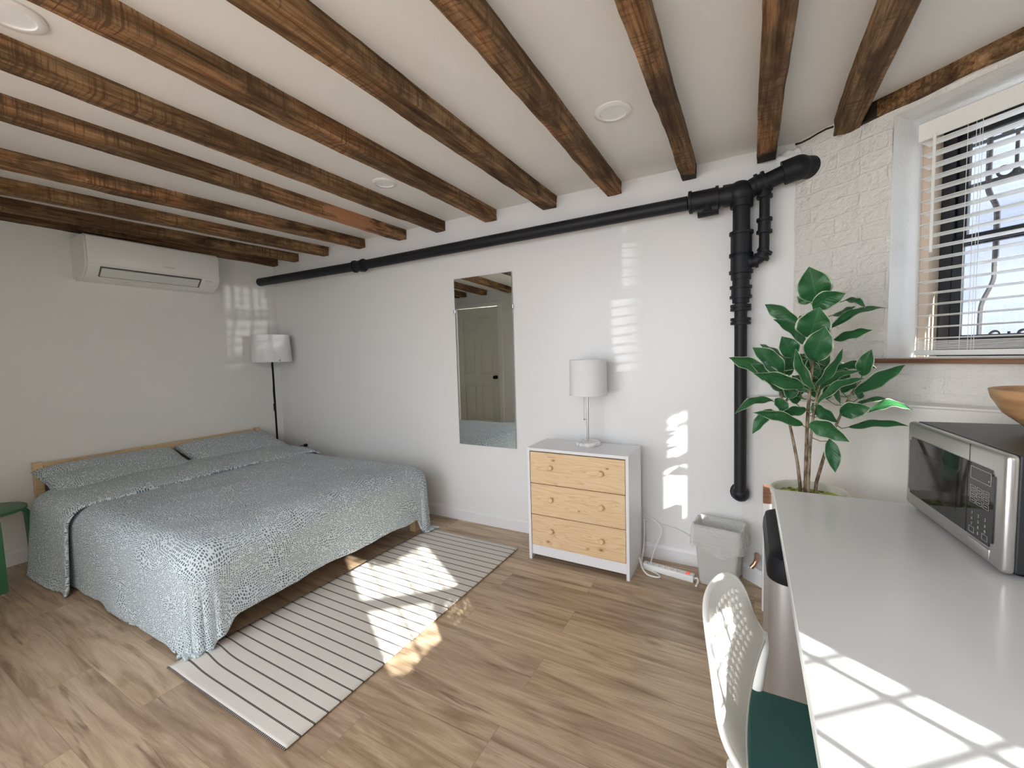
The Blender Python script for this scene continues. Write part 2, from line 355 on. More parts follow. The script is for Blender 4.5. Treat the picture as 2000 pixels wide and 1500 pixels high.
# rug: cream weave, dark stitched stripes every 53 mm (UV in metres)
mru = M_('striped_cotton_rug', (.7, .66, .6), .9, spec=.1); uv = mru.sep(mru.coord('UV'))
fr = mru.math('FRACT', mru.math('DIVIDE', uv[1], .0536)); dl = mru.math('ABSOLUTE', mru.math('SUBTRACT', fr, .5))
line = mru.g(dl, .055, .075, 1, 0); dash = mru.math('FRACT', mru.math('MULTIPLY', uv[0], 120.0)); dash = mru.g(mru.math('ABSOLUTE', mru.math('SUBTRACT', dash, .5)), .36, .46, 1, .25)
c = mru.mix((.70, .665, .61), (.06, .045, .04), mru.math('MULTIPLY', line, dash)); mru.col(c)
mru.bump(mru.noise(mru.mapping(mru.coord('UV'), scale=(300, 300, 1)), 1, 2), .4, .002); m_rug = mru.m

# ---------------------------------------------------------------- room shell
CZ = 2.277; ZB = 2.205; FY = -3.05
C0 = Vector((4.343, 0)); DW = Vector((.753, -.658)).normalized(); NW = Vector((.658, .753)).normalized()  # along / outward of bay wall
LW = 1.56; C1 = C0 + DW * LW
DR = Vector((-.753, -.658)).normalized(); NR = Vector((.658, -.753)).normalized()
yR = FY + (C1.x - C0.x) * .658 / .753; C2 = Vector((C1.x, yR)); LR = (C2 - Vector((C0.x, FY))).length
T = .16
bm = new(); box(bm, (-.2, -6.5, -.1), (6.2, .2, 0)); struct(mk('floor', bm, m_floor))
bm = new(); box(bm, (-.2, -3.3, CZ), (6.2, .35, CZ + .1)); struct(mk('ceiling', bm, m_ceil))
bm = new(); box(bm, (-.15, 0, -.05), (C0.x + .15, .15, CZ + .02)); struct(mk('wall_back', bm, m_wall))
bm = new(); box(bm, (-.15, -6.5, -.05), (0, .15, CZ + .02)); struct(mk('wall_left', bm, m_wall_left))
bm = new(); box(bm, (C0.x, -6.5, -.05), (C0.x + .12, FY - .02, 5.2)); struct(mk('wall_sun_block', bm, m_wall))  # unseen wall, added and raised to keep stray sun off the bed
# wall between bed area and the rest, with a door seen in the mirror
DX0, DX1, DH = -.0, .80, 2.03
bm = new(); box(bm, (DX1 + .0, FY - .12, -.05), (1.75, FY, CZ + .02)); box(bm, (-.02, FY - .12, DH), (DX1, FY, CZ + .02))
struct(mk('wall_front', bm, m_wall_left))
def local(c, d, n):
    """matrix taking (s, off, z) to world for a wall from c along d with outward normal n"""
    return Matrix(((d.x, n.x, 0, c.x), (d.y, n.y, 0, c.y), (0, 0, 1, 0), (0, 0, 0, 1)))
def wall_with_hole(name, Mx, L, s0, s1, z0, z1, mat, depth, e0=0, e1=0, zt=CZ + .02):
    bm = new(); lay = bm.loops.layers.uv.verify()
    def q(pts):
        f = bm.faces.new([bm.verts.new(p) for p in pts])
        for l, p in zip(f.loops, pts): l[lay].uv = (p[0] + p[1], p[2])
        return f
    for a, b, c, d in ((-e0, -.05, s0, zt), (s1, -.05, L + e1, zt), (s0, -.05, s1, z0), (s0, z1, s1, zt)):
        n1 = max(1, round((c - a) / .06)); n2 = max(1, round((d - b) / .06))
        for off in (0, depth):
            for i in range(n1):
                for j in range(n2):
                    x0, x1_ = a + (c - a) * i / n1, a + (c - a) * (i + 1) / n1; y0, y1 = b + (d - b) * j / n2, b + (d - b) * (j + 1) / n2
                    q([(x0, off, y0), (x1_, off, y0), (x1_, off, y1), (x0, off, y1)])
    for (a, b), (c, d) in (((s0, z0), (s1, z0)), ((s1, z0), (s1, z1)), ((s1, z1), (s0, z1)), ((s0, z1), (s0, z0))):
        f = q([(a, 0, b), (c, 0, d), (c, depth, d), (a, depth, b)]); f.material_index = 1
    for a in (-e0, L + e1): q([(a, 0, -.05), (a, depth, -.05), (a, depth, zt), (a, 0, zt)])
    q([(-e0, 0, zt), (L + e1, 0, zt), (L + e1, depth, zt), (-e0, depth, zt)])
    bmesh.ops.remove_doubles(bm, verts=bm.verts, dist=1e-4)
    for v in bm.verts:   # uneven old masonry face
        if abs(v.co.y) < 1e-5 and mat is m_brick:
            p = v.co; v.co.y += (noise.noise((p.x * 5, p.z * 5, 1)) - .0) * .006
    xf(bm, bm.verts, Mx); return struct(mk(name, bm, [mat, m_reveal], smooth=True))
MW1 = local(C0, DW, NW); WS0, WS1, WZ0, WZ1 = .415, 1.44, 1.205, 2.19
wall_with_hole('wall_right', MW1, LW, WS0, WS1, WZ0, WZ1, m_brick, .315, e0=0)
MW2 = local(C1, Vector((0, -1)), Vector((1, 0))); L2 = C1.y - C2.y
wall_with_hole('wall_bay', MW2, L2, .03, .21, WZ0, WZ1, m_wall, .14, 0, 0)
MW3 = local(C2, DR, NR); W3a, W3b = .30, 1.02
W3z = 1.03
wall_with_hole('wall_bay_front', MW3, LR, W3a, W3b, W3z, WZ1, m_wall, .14)
# thick foundation wall under the brick, with a ledge on top
bm = new(); lay = bm.loops.layers.uv.verify()
Lp = [C0 + DW * s - NW * .147 for s in (-.17, LW - .14)]
P0 = Vector((4.119, 0)); LD = 1.02
pts = [P0, C0 + DW * (LW - .10) - NW * .012, C1, C0]
rows = []
bot = [bm.verts.new((p.x, p.y, 0)) for p in pts]; top = [bm.verts.new((p.x, p.y, LD - (.012 if i < 2 else 0) + (.035 if i in (1, 2) else 0))) for i, p in enumerate(pts)]
for i in range(4): j = (i + 1) % 4; bm.faces.new((bot[i], bot[j], top[j], top[i]))
bm.faces.new(top); bm.faces.new(bot[::-1])
bmesh.ops.bevel(bm, geom=[e for e in bm.edges if e.verts[0] in top and e.verts[1] in top], offset=.01, segments=3, affect='EDGES')
struct(mk('wall_right_ledge', bm, wallmat('foundation_paint', (.77, .76, .73), .4, .06), smooth=True))

# baseboards
def profile_board(name, a, b, n, h=.092, t=.014):
    """a,b: 2D ends on the wall, n: direction into the room"""
    a, b, n = Vector(a), Vector(b), Vector(n); bm = new()
    pr = [(0, 0), (t, 0), (t, h - .02), (t - .004, h - .012), (t - .006, h - .004), (t - .009, h), (0, h)]
    A = [bm.verts.new((*(a + n * o), z)) for o, z in pr]; B = [bm.verts.new((*(b + n * o), z)) for o, z in pr]
    for i in range(len(pr)): j = (i + 1) % len(pr); bm.faces.new((A[i], A[j], B[j], B[i]))
    bm.faces.new(A[::-1]); bm.faces.new(B); return struct(mk(name, bm, m_trim))
profile_board('baseboard_back', (.014, 0), (4.115, 0), (0, -1))
profile_board('baseboard_left', (0, -3.04), (0, -.0), (1, 0), h=.10)
profile_board('baseboard_right', P0 + DW * .02, P0 + DW * 1.3, -NW, h=.085)

# door seen in the mirror
def door():
    root = bpy.data.objects.new('door_1', None); link(root); root.location = (DX0, FY, 0); struct(root)
    m_door = M('cream_door_paint', (.72, .72, .62), .4)
    bm = new(); W_, y0, y1 = DX1 - DX0 - .02, -.045, -.01
    # six recessed panels: stiles and rails as frame, panels set back with raised fields
    xs = [.01, .12, .35, .43, .66, W_]; 
    box(bm, (.012, y0, .008), (W_, y1 - .012, DH - .008))
    st = .105; cx0, cx1 = .012, W_; mid = (cx0 + cx1) / 2
    for a, b in ((cx0, cx0 + st), (mid - .045, mid + .045), (cx1 - st, cx1)): box(bm, (a, y1 - .013, .008), (b, y1, DH - .008), .002, 1)
    rails = [(.008, .24), (.82, .97), (1.56, 1.66), (DH - .14, DH - .008)]
    for a, b in rails: box(bm, (cx0 + st - .002, y1 - .0125, a), (cx1 - st + .002, y1 - .0006, b), .002, 1)
    for a, b in ((cx0 + st, mid - .045), (mid + .045, cx1 - st)):
        for (r0, r1) in zip(rails, rails[1:]): box(bm, (a + .03, y1 - .014, r0[1] + .03), (b - .03, y1 - .004, r1[0] - .03), .006, 2)
    leaf = mk('door_leaf', bm, m_door, root)
    bm = new(); kx, kz = W_ - .06, .93
    cyl(bm, (kx, y1, kz), (kx, y1 + .012, kz), .028); cyl(bm, (kx, y1 + .01, kz), (kx, y1 + .045, kz), .01)
    sph(bm, (kx, y1 + .058, kz), .028, (1, .75, 1)); mk('door_knob', bm, m_black, leaf, smooth=True)
    bm = new(); box(bm, (W_ + .004, y1 - .01, 0), (W_ + .075, .016, DH + .06), .004); box(bm, (0.0, y1 - .01, DH - .004), (W_ + .076, .018, DH + .062), .004)
    mk('door_casing', bm, m_wall, root)
door()

# ---------------------------------------------------------------- ceiling joists
def joist(a, b, w, mat, label, h=CZ - ZB, name='ceiling_joist', char_end=0.0, seed=0, group='exposed ceiling joists', cut=None):
    """a,b: 2D ends of the centre line (b at the back wall)"""
    a, b = Vector(a), Vector(b); L = (b - a).length; n = int(L / .045); bm = new(); d = (b - a) / L; s = Vector((d.y, -d.x))
    prof = [(-.5, 1.0), (-.5, .5), (-.5, .05), (-.47, 0), (0, -.01), (.47, 0), (.5, .05), (.5, .5), (.5, 1.0)]; rings = []
    for i in range(n + 1):
        c = a + d * (L * i / n); ring = []
        for k, (u, z) in enumerate(prof):
            e = noise.noise((c.x * 1.7 + seed * 9, c.y * 2.3, k * 1.3)) * .006 + noise.noise((c.y * 11, k * 3.1, seed * 5)) * .0025
            uu = u * w + (e if u else 0); zz = z * h + (e * .9 if z < .5 else 0)
            p = c + s * uu; ring.append(bm.verts.new((p.x, p.y, ZB + zz if z < .99 else CZ + .004)))
        rings.append(ring)
    for A, B in zip(rings, rings[1:]):
        for k in range(len(prof) - 1): bm.faces.new((A[k], A[k + 1], B[k + 1], B[k]))
        bm.faces.new((A[-1], A[0], B[0], B[-1]))
    bm.faces.new(rings[0][::-1]); bm.faces.new(rings[-1])
    M0 = Vector(((a.x + b.x) / 2, (a.y + b.y) / 2, ZB)); 
    dist = [(Vector((v.co.x, v.co.y)) - b).length for v in bm.verts]
    o = mk(name, bm, mat, smooth=True)
    if char_end:
        at = o.data.attributes.new('char', 'FLOAT', 'POINT')
        for i, q in enumerate(dist): at.data[i].value = max(0, 1 - q / (char_end * 2))
    if seed == 5:
        at = o.data.attributes.new('worn', 'FLOAT', 'POINT')
        for i, q in enumerate(dist): at.data[i].value = max(0, 1 - abs(q - .5) / .55)
    o.data.set_sharp_from_angle(angle=R(22)); tag(o, label, 'beam', group); return o
J = [
 ((.045, -6.0), (.045, -.002), .085, 3, 'dark weathered timber joist flush against the left wall above the air conditioner', 0),
 ((.02 - .30, 0), None, 0, 0, '', 0),
]
ords = ['second', 'third', 'fourth', 'fifth', 'sixth', 'seventh', 'eighth', 'ninth', 'tenth']
joist((.045, FY), (.045, -.002), .085, timbers[3], 'dark weathered timber joist tight along the left wall above the air conditioner', seed=1, h=CZ - ZB)
joist((.20 - .02, -3.04), (.37, -.002), .085, timbers[3], 'blackened timber joist just in front of the top of the air conditioner', seed=2)
joist((.56, -3.04), (.80, -.002), .085, timbers[1], 'dark brown timber joist, third from the left wall', seed=3)
joist((1.01, -3.04), (1.265, -.002), .085, timbers[2], 'reddish brown timber joist, fourth from the left wall', seed=4)
joist((1.68, -3.04), (1.725, -.002), .085, timbers[0], 'tan timber joist with an orange worn patch near its end, fifth from the left wall', seed=5)
joist((2.12, -3.04), (2.11, -.002), .085, timbers[1], 'brown timber joist with white paint flecks, sixth from the left wall', seed=6)
joist((2.56, -3.3), (2.555, -.002), .095, timbers[0], 'long timber joist ending at the back wall directly above the mirror', seed=7)
joist((3.0, -3.3), (3.005, -.002), .10, timbers[1], 'timber joist with rough saw marks, ending above and right of the mirror', seed=8)
joist((3.45, -3.3), (3.43, -.002), .085, timbers[2], 'sunlit timber joist just left of the larger recessed light', seed=9)
joist((3.865, -3.3), (3.852, -.002), .07, timbers[0], 'timber joist just right of the larger recessed light, charred at its end', char_end=.10, seed=10)
joist((4.212, -3.3), (4.215, -.03), .083, timbers[2], 'timber joist ending in the back corner above the black pipe elbow', char_end=.11, seed=11)
joist((4.50, -3.3), (4.515, -.165), .088, timbers[0], 'timber joist resting on the white brick wall beside the window', seed=12)
# timber plate let into the brick wall over the window
bm = new(); n = 40; rings = []
for i in range(n + 1):
    s = .27 + (1.54 - .27) * i / n; ring = []
    for k, (off, z) in enumerate(((-.02, ZB + .008), (-.02, CZ + .003), (.02, CZ + .003), (.02, ZB + .008))):
        e = noise.noise((s * 7, k * 2.2, 4)) * .006; ring.append(bm.verts.new(MW1 @ Vector((s, off + (e if off < 0 else 0), z + (e if z < CZ else 0)))))
    rings.append(ring)
for A, B in zip(rings, rings[1:]):
    for k in range(4): bm.faces.new((A[k], A[(k + 1) % 4], B[(k + 1) % 4], B[k]))
bm.faces.new(rings[0]); bm.faces.new(rings[-1][::-1])
for f in bm.faces:
    c = MW1.inverted() @ f.calc_center_median()
    if c.x < .36: f.material_index = 1
tag(mk('timber_wall_plate', bm, [timbers[1], m_char]), 'timber plate set flat over the window along the top of the brick wall', 'beam')
# open dark joint between ceiling board and brick wall
bm = new(); tube(bm, [MW1 @ Vector((s, -.002, CZ - .008 - abs(noise.noise((s * 20, 0, 0))) * .012)) for s in (-.0, .03, .07, .11, .15, .18)], .005, 6)
struct(mk('trim_1', bm, m_char))
# lumpy plaster patch in the corner
bm = new(); sph(bm, (4.315, -.02, 2.20), .05, (1.2, .35, .9), 24, 18)
for v in bm.verts: v.co += v.normal * noise.noise(v.co * 40) * .02
tag(mk('plaster_patch', bm, m_reveal, smooth='all'), 'lumpy white plaster patch in the corner above the pipe elbow', 'plaster')

# ---------------------------------------------------------------- windows
def grille_part(parent, Mx, off, s0, s1, z0, z1):
    """wrought iron: kneed uprights, horizontal rails, rows of scrolls"""
    def P(s, z, o=0): return Mx @ Vector((s, off + o, z))
    zs = [z1, z1 - .30, z1 - .37, z1 - .44, z1 - .70, z1 - .78, z1 - .84, z0]
    k = 0; s = s0
    while s <= s1 + .001:
        bm = new(); path = [(s, z1 + .05), (s, z1 - .26), (s + .004, z1 - .32), (s + .026, z1 - .38), (s + .03, z1 - .44), (s + .03, z1 - .62), (s + .028, z1 - .68), (s - .0, z1 - .76), (s - .006, z1 - .82), (s - .006, z0 - .03)]
        tube(bm, [P(a, b) for a, b in smooth_path([(a, b, 0) for a, b in path], 4) for a, b in [(a, b)]] if False else [P(q.x, q.y) for q in smooth_path([(a, b, 0) for a, b in path], 4)], .0095, 6)
        mk('upright', bm, m_iron, parent, smooth=True); s += .155; k += 1
    for z in (z1 - .11, z1 - .275):
        bm = new(); a, b = P(s0 - .06, z), P(s1 + .05, z); tube(bm, [a, b], .0075, 6); mk('rail', bm, m_iron, parent, smooth=True)
    bm = new(); tube(bm, [P(s0 - .06, z0 + .01), P(s1 + .05, z0 + .01)], .008, 6); mk('rail', bm, m_iron, parent, smooth=True)
    def scroll(cx, cz, r, fl, up):
        pts = []
        for i in range(30):
            t = i / 29; a = t * 2.1 * math.pi; rr = r * (.22 + .78 * t)
            pts.append(P(cx + fl * rr * math.cos(a), cz + up * rr * math.sin(a)))
        bm = new(); tube(bm, pts, .0055, 5); mk('scroll', bm, m_iron, parent, smooth=True)
    s = s0
    while s < s1 - .05:
        for zc in (z1 - .075, z1 - .245): 
            scroll(s + .045, zc, .033, 1, 1); scroll(s + .112, zc, .033, -1, 1)
        scroll(s + .045, z0 + .055, .036, 1, 1); scroll(s + .115, z0 + .055, .036, -1, 1)
        bm = new(); tube(bm, [P(s + .078, z1 - .11), P(s + .078, z1 - .275)], .006, 6); mk('short_bar', bm, m_iron, parent, smooth=True)
        s += .155
def window(num, Mx, s0, s1, z0, z1, depth, rail_z, label_blind, label_grille, visible, slat_tilt=0, blind=True, goff=.16, slat_lo=0):
    root = bpy.data.objects.new('window_%d' % num, None); link(root); root.matrix_world = Mx @ Matrix.Translation((s0, depth, z0)); struct(root)
    inv = root.matrix_world.inverted()
    def part(name, bm, mat, par=root, smooth=False):
        xf(bm, bm.verts, Mx if False else (Matrix.Identity(4)))
        return mk(name, bm, mat, par, smooth)
    # coordinates below: x along wall from s0, y outward from depth, z from z0
    w, h = s1 - s0, z1 - z0; f = min(.072, w * .22); rz = rail_z - z0
    jw = .03 if w > .4 else .004
    bm = new()
    for a, b in (((0, -.0, 0), (jw, .12, h)), ((w - jw, 0, 0), (w, .12, h)), ((jw, 0, h - .02), (w - jw, .12, h))): box(bm, a, b, .002, 1)
    part('jamb_liner', bm, m_jamb)
    bm = new()
    y0, y1 = .075, .115
    for a, b in (((jw, y0, 0), (jw + f * .62, y1, h)), ((w - jw - f * .62, y0, 0), (w - jw, y1, h)), ((jw, y0, h - .06), (w - jw, y1, h)), ((jw, y0, 0), (w - jw, y1, .05))): box(bm, a, b, .003, 1)
    part('outer_frame', bm, m_winblack)
    x0, x1_ = jw + f * .62, w - jw - f * .62
    for nm, (za, zb), yy in (('upper_sash', (rz - .02, h - .055), .092), ('lower_sash', (.045, rz + .022), .07)):
        bm = new(); g = f * .45
        for a, b in (((x0, yy, za), (x0 + g, yy + .025, zb)), ((x1_ - g, yy, za), (x1_, yy + .025, zb)), ((x0, yy, za), (x1_, yy + .025, za + .042)), ((x0, yy, zb - .036), (x1_, yy + .025, zb))): box(bm, a, b, .003, 1)
        sh = part(nm, bm, m_winblack)
        bm = new(); box(bm, (x0 + g - .004, yy + .010, za + .038), (x1_ - g + .004, yy + .014, zb - .032)); part('pane', bm, m_glass, sh)
    if depth > .15:
        bm = new(); box(bm, (-.06, -depth - .03, -.021), (w + .04, .02, -.002), .003); part('window_sill', bm, m_sill)
    if blind:
        br_ = empty('window_blind', Mx @ Vector((s0 + .04, depth - .03, z0)), label_blind, 'blind'); br_.rotation_euler = Mx.to_euler()
        bw = w - .07 if w > .4 else w - .02; yb = -.035
        bm = new(); box(bm, (-.012, yb - .028, h - .105), (bw + .012, yb - .020, h - .035), .002, 1); box(bm, (-.012, yb - .02, h - .105), (-.004, yb + .02, h - .035)); box(bm, (-.006, yb - .02, h - .07), (bw + .006, yb + .03, h - .04))
        mk('valance', bm, m_plastic, br_)
        pitch_ = .0465; zt = h - .115; k = 0; nbot = 7 if visible else 1
        zbot = .0 + nbot * .006 + .02
        while zt > zbot + .012:
            bm = new(); n = 6; V = []
            for i in range(n + 1):
                u = -1 + 2 * i / n; yy = u * .0245; zz = -.0022 * u * u; ca, sa = math.cos(slat_tilt), math.sin(slat_tilt)
                V.append((yy * ca - zz * sa, yy * sa + zz * ca))
            vv = [[bm.verts.new((x, yb + a, zt + b + dz)) for a, b in V] for x in (0, bw) for dz in (.0011, -.0011)]
            t0, b0, t1, b1 = vv
            for i in range(n):
                bm.faces.new((t0[i], t0[i + 1], t1[i + 1], t1[i])); bm.faces.new((b0[i + 1], b0[i], b1[i], b1[i + 1]))
                bm.faces.new((t0[i], b0[i], b0[i + 1], t0[i + 1])); bm.faces.new((t1[i + 1], b1[i + 1], b1[i], t1[i]))
            bm.faces.new((t0[0], t1[0], b1[0], b0[0])); bm.faces.new((t0[-1], b0[-1], b1[-1], t1[-1]))
            mk('slat', bm, m_plastic, br_); zt -= pitch_; k += 1
        for i in range(nbot):
            bm = new(); box(bm, (-.001 * i, yb - .0245, .033 + i * .0052), (bw, yb + .0245, .0358 + i * .0052)); mk('slat', bm, m_plastic, br_)
        bm = new(); box(bm, (-.003, yb - .025, .008), (bw + .003, yb + .025, .030), .003); mk('bottom_rail', bm, m_plastic, br_)
        for fx in ((.16, .85) if w > .4 else (.5,)):
            for dx, dy in ((-.012, -.026), (.012, -.026), (0, .026), (.03, -.027)):
                bm = new(); x = bw * fx + dx; tube(bm, [(x, yb + dy, .03), (x, yb + dy, h - .10)], .0009, 4); mk('cord', bm, m_plastic, br_)
        if visible:
            bm = new(); x = .045; tube(bm, [(x, yb - .034, h - .095), (x, yb - .034, h - .56)], .0055, 8); mk('wand', bm, m_plastic, br_, smooth=True)
    gr = empty('window_grille', Mx @ Vector((s0 + w / 2, depth + goff, z0)), label_grille, 'grille'); gr.rotation_euler = Mx.to_euler()
    I = Matrix.Translation((-w / 2, 0, -z0))
    grille_part(gr, Matrix.Translation((-s0 - w / 2, -depth - goff, -z0)), depth + goff, s0 + (.14 if w > .4 else .05), s1 + (.30 if visible else -.02), z0 + .03, z1)
window(1, MW1, WS0, WS1, WZ0, WZ1, .20, 1.68, 'white slatted blind lowered over the window in the white brick wall', 'grey wrought iron grille with scrolls outside the window in the brick wall', True, slat_tilt=R(-3.5))
window(2, MW2, .03, .21, WZ0, WZ1, .02, 1.68, 'narrow white slatted blind on the slim window of the bay', 'narrow iron grille outside the slim window of the bay', False, blind=False)
window(3, MW3, W3a, W3b, W3z, WZ1, .02, 1.42, 'white slatted blind tilted open on the sunny window behind the desk end', 'iron grille outside the sunny window behind the desk end', False, slat_tilt=R(17))

# ---------------------------------------------------------------- recessed lights
def downlight(x, y, r, label):
    t = empty('recessed_light', (x, y, CZ), label, 'ceiling light', 'recessed ceiling lights')
    bm = new(); lathe(bm, (0, 0, 0), [(r, .001), (r, -.004), (r - .006, -.008), (r * .72, -.008), (r * .70, -.002), (r * .70, .001)], 48); mk('trim_ring', bm, m_plastic, t, True)
    bm = new(); lathe(bm, (0, 0, -.003), [(0, 0), (r * .7, 0), (r * .7, .003), (0, .003)], 40); mk('lens', bm, M('frosted_lens', (.84, .85, .86), .5), t)
downlight(3.635, -.76, .078, 'larger round white recessed light, between joists near the back wall pipe')
downlight(2.30, -.75, .07, 'round white recessed light farther left, between joists above the bed')
downlight(2.29, -2.18, .078, 'round white recessed light at the top left corner of the picture')

# ---------------------------------------------------------------- drain pipes
pr = empty('drain_pipe', (4.106, -.08, .47), 'black painted drain pipe running along the back wall and down the corner', 'pipe')
def pp(name, bm, mat=m_pipe, par=None, smooth=True):
    bmesh.ops.translate(bm, verts=bm.verts, vec=-pr.location); return mk(name, bm, mat, par or pr, smooth)
bm = new(); tube(bm, [(.012, -.15, 2.035), (1.33, -.10, 2.035), (3.85, -.08, 2.055)], .037, 24); pp('horizontal_run', bm)
def collar(p, d, r, L, lips=True, n=28):
    p, d = Vector(p), Vector(d).normalized(); bm = new(); cyl(bm, p - d * L / 2, p + d * L / 2, r, n=n)
    if lips:
        for s in (-1, 1): cyl(bm, p + d * (s * L / 2 - .007), p + d * (s * L / 2 + .007), r + .007, n=n)
    return bm
bm = collar((1.33, -.10, 2.035), (1, 0, .008), .042, .10); cyl(bm, (1.37, -.10, 2.02), (1.37, -.10, 1.985), .026); pp('coupling', bm)
bm = collar((3.93, -.08, 2.056), (1, 0, .008), .052, .13); cyl(bm, (3.95, -.08, 2.03), (3.95, -.085, 1.985), .036); cyl(bm, (3.90, -.08, 2.0), (4.0, -.08, 2.005), .034); pp('cleanout_coupling', bm)
VX = 4.107
bm = new(); sph(bm, (VX - .005, -.085, 2.055), .062, (1.05, 1, 1)); cyl(bm, (VX - .085, -.08, 2.056), (VX - .04, -.08, 2.055), .055); cyl(bm, (VX - .12, -.08, 2.056), (VX - .08, -.08, 2.056), .046); cyl(bm, (VX, -.08, 2.03), (VX, -.08, 1.985), .053); cyl(bm, (VX + .02, -.08, 2.06), (VX + .075, -.08, 2.085), .045); pp('tee_fitting', bm)
bm = new(); cyl(bm, (VX, -.08, 2.0), (VX, -.08, 1.50), .040, n=28); pp('upper_stack', bm)
bm = new(); cyl(bm, (VX, -.08, 1.52), (VX + .004, -.07, .49), .030, n=28); pp('lower_stack', bm)
for z, r, L in ((1.80, .049, .11), (1.70, .049, .085), (1.555, .045, .05), (1.475, .042, .018), (1.405, .041, .02)):
    pp('coupling', collar((VX, -.08, z), (0, 0, 1), r, L))
bm = new(); cyl(bm, (VX, -.08, 1.645), (VX, -.08, 1.62), .047); pp('coupling', bm)
bm = new(); sph(bm, (VX + .005, -.06, .485), .042); cyl(bm, (VX + .005, -.06, .48), (VX + .005, .0, .475), .042); cyl(bm, (VX + .005, -.014, .475), (VX + .005, -.001, .475), .052); pp('wall_elbow', bm)
bm = new(); cyl(bm, (VX + .05, -.08, 2.07), (4.31, -.085, 2.118), .040, n=28); pp('rising_run', bm)
bm = collar((VX + .085, -.08, 2.085), (.97, 0, .24), .048, .03); pp('coupling', bm)
bm = new(); cyl(bm, (4.285, -.085, 2.112), (4.345, -.085, 2.125), .056, n=28); sph(bm, (4.35, -.082, 2.126), .057); cyl(bm, (4.35, -.08, 2.126), (4.42, -.03, 2.13), .052); pp('elbow_into_brick', bm)
VP = [(4.209, -.08, 2.07), (4.209, -.08, 1.76), (4.207, -.08, 1.735), (4.19, -.08, 1.715), (4.165, -.08, 1.707), (VX + .03, -.08, 1.70)]
bm = new(); tube(bm, smooth_path(VP, 6), .0235, 18); vb = pp('vent_branch', bm)
for z, L in ((2.035, .035), (1.875, .06)): pp('branch_coupling', collar((4.209, -.08, z), (0, 0, 1), .0285, L), par=vb)
bm = collar((4.205, -.08, 1.735), (-.5, 0, -1), .029, .03); pp('branch_coupling', bm, par=vb)
bm = collar((4.16, -.08, 1.706), (1, 0, .1), .029, .03); pp('branch_coupling', bm, par=vb)
bm = new(); cyl(bm, (4.207, -.082, 2.065), (4.207, -.082, 2.115), .0155); cyl(bm, (4.207, -.082, 2.11), (4.207, -.082, 2.125), .008); cyl(bm, (4.207, -.082, 2.062), (4.207, -.082, 2.07), .020)
o = pp('valve_tip', bm, m_copper, vb); o['label'] = 'copper coloured tip'

# ---------------------------------------------------------------- air conditioner
acr = empty('air_conditioner', (0, -1.04, 1.87), 'white wall mounted air conditioner high on the left wall under the joists', 'air conditioner')
acr.scale = (1.18, 1, 1)
prof = [(0, .30), (.175, .30), (.192, .292), (.202, .275), (.205, .24), (.205, .10), (.200, .075), (.165, .028), (.12, .004), (.09, 0), (0, 0)]
bm = new(); hw = .42
A = [bm.verts.new((x, -hw, z)) for x, z in prof]; B = [bm.verts.new((x, hw, z)) for x, z in prof]
for i in range(len(prof)): j = (i + 1) % len(prof); bm.faces.new((A[i], A[j], B[j], B[i]))
fa = bm.faces.new(A[::-1]); fb = bm.faces.new(B)
bmesh.ops.bevel(bm, geom=[e for f in (fa, fb) for e in f.edges if max(v.co.x for v in e.verts) > .02], offset=.012, segments=4, affect='EDGES')
mk('casing', bm, m_ac, acr, True)
bm = new(); box(bm, (.198, -hw + .012, .098), (.209, hw - .012, .285), .004); mk('front_panel', bm, m_ac, acr, True)
bm = new(); vs = box(bm, (-.004, -.345, -.040), (.004, .275, .036)); xf(bm, bm.verts, Matrix.Translation((.1845, 0, .053)) @ Matrix.Rotation(R(38), 4, 'Y')) 
mk('outlet_slot', bm, m_acdark, acr)
bm = new(); vs = box(bm, (-.004, -.338, -.036), (.004, .262, .028), .002, 1); xf(bm, bm.verts, Matrix.Translation((.1895, 0, .050)) @ Matrix.Rotation(R(38), 4, 'Y')); mk('vane', bm, m_acvane, acr)
bm = new(); box(bm, (.200, .31, .062), (.2045, .355, .082), .001, 1); mk('indicator_panel', bm, m_acvane, acr)
bm = new(); box(bm, (.2085, .02, .135), (.2098, .09, .142)); mk('badge', bm, m_steel, acr)

# ---------------------------------------------------------------- mirror
mr_ = empty('wall_mirror', (2.466, -.003, .60), 'tall frameless mirror on the back wall reflecting a panelled door', 'mirror')
bm = new(); box(bm, (-.245, -.010, 0), (.245, -.004, 1.238)); mk('backing_glass', bm, m_mirroredge, mr_)
bm = new(); box(bm, (-.244, -.0112, .001), (.244, -.0098, 1.237)); mk('mirror_face', bm, m_mirror, mr_)
for x in (-.247, .247):
    for z in (1.0,):
        bm = new(); box(bm, (x - .006, -.015, z - .014), (x + .006, 0, z + .014), .003); mk('clip', bm, m_steeldark, mr_)

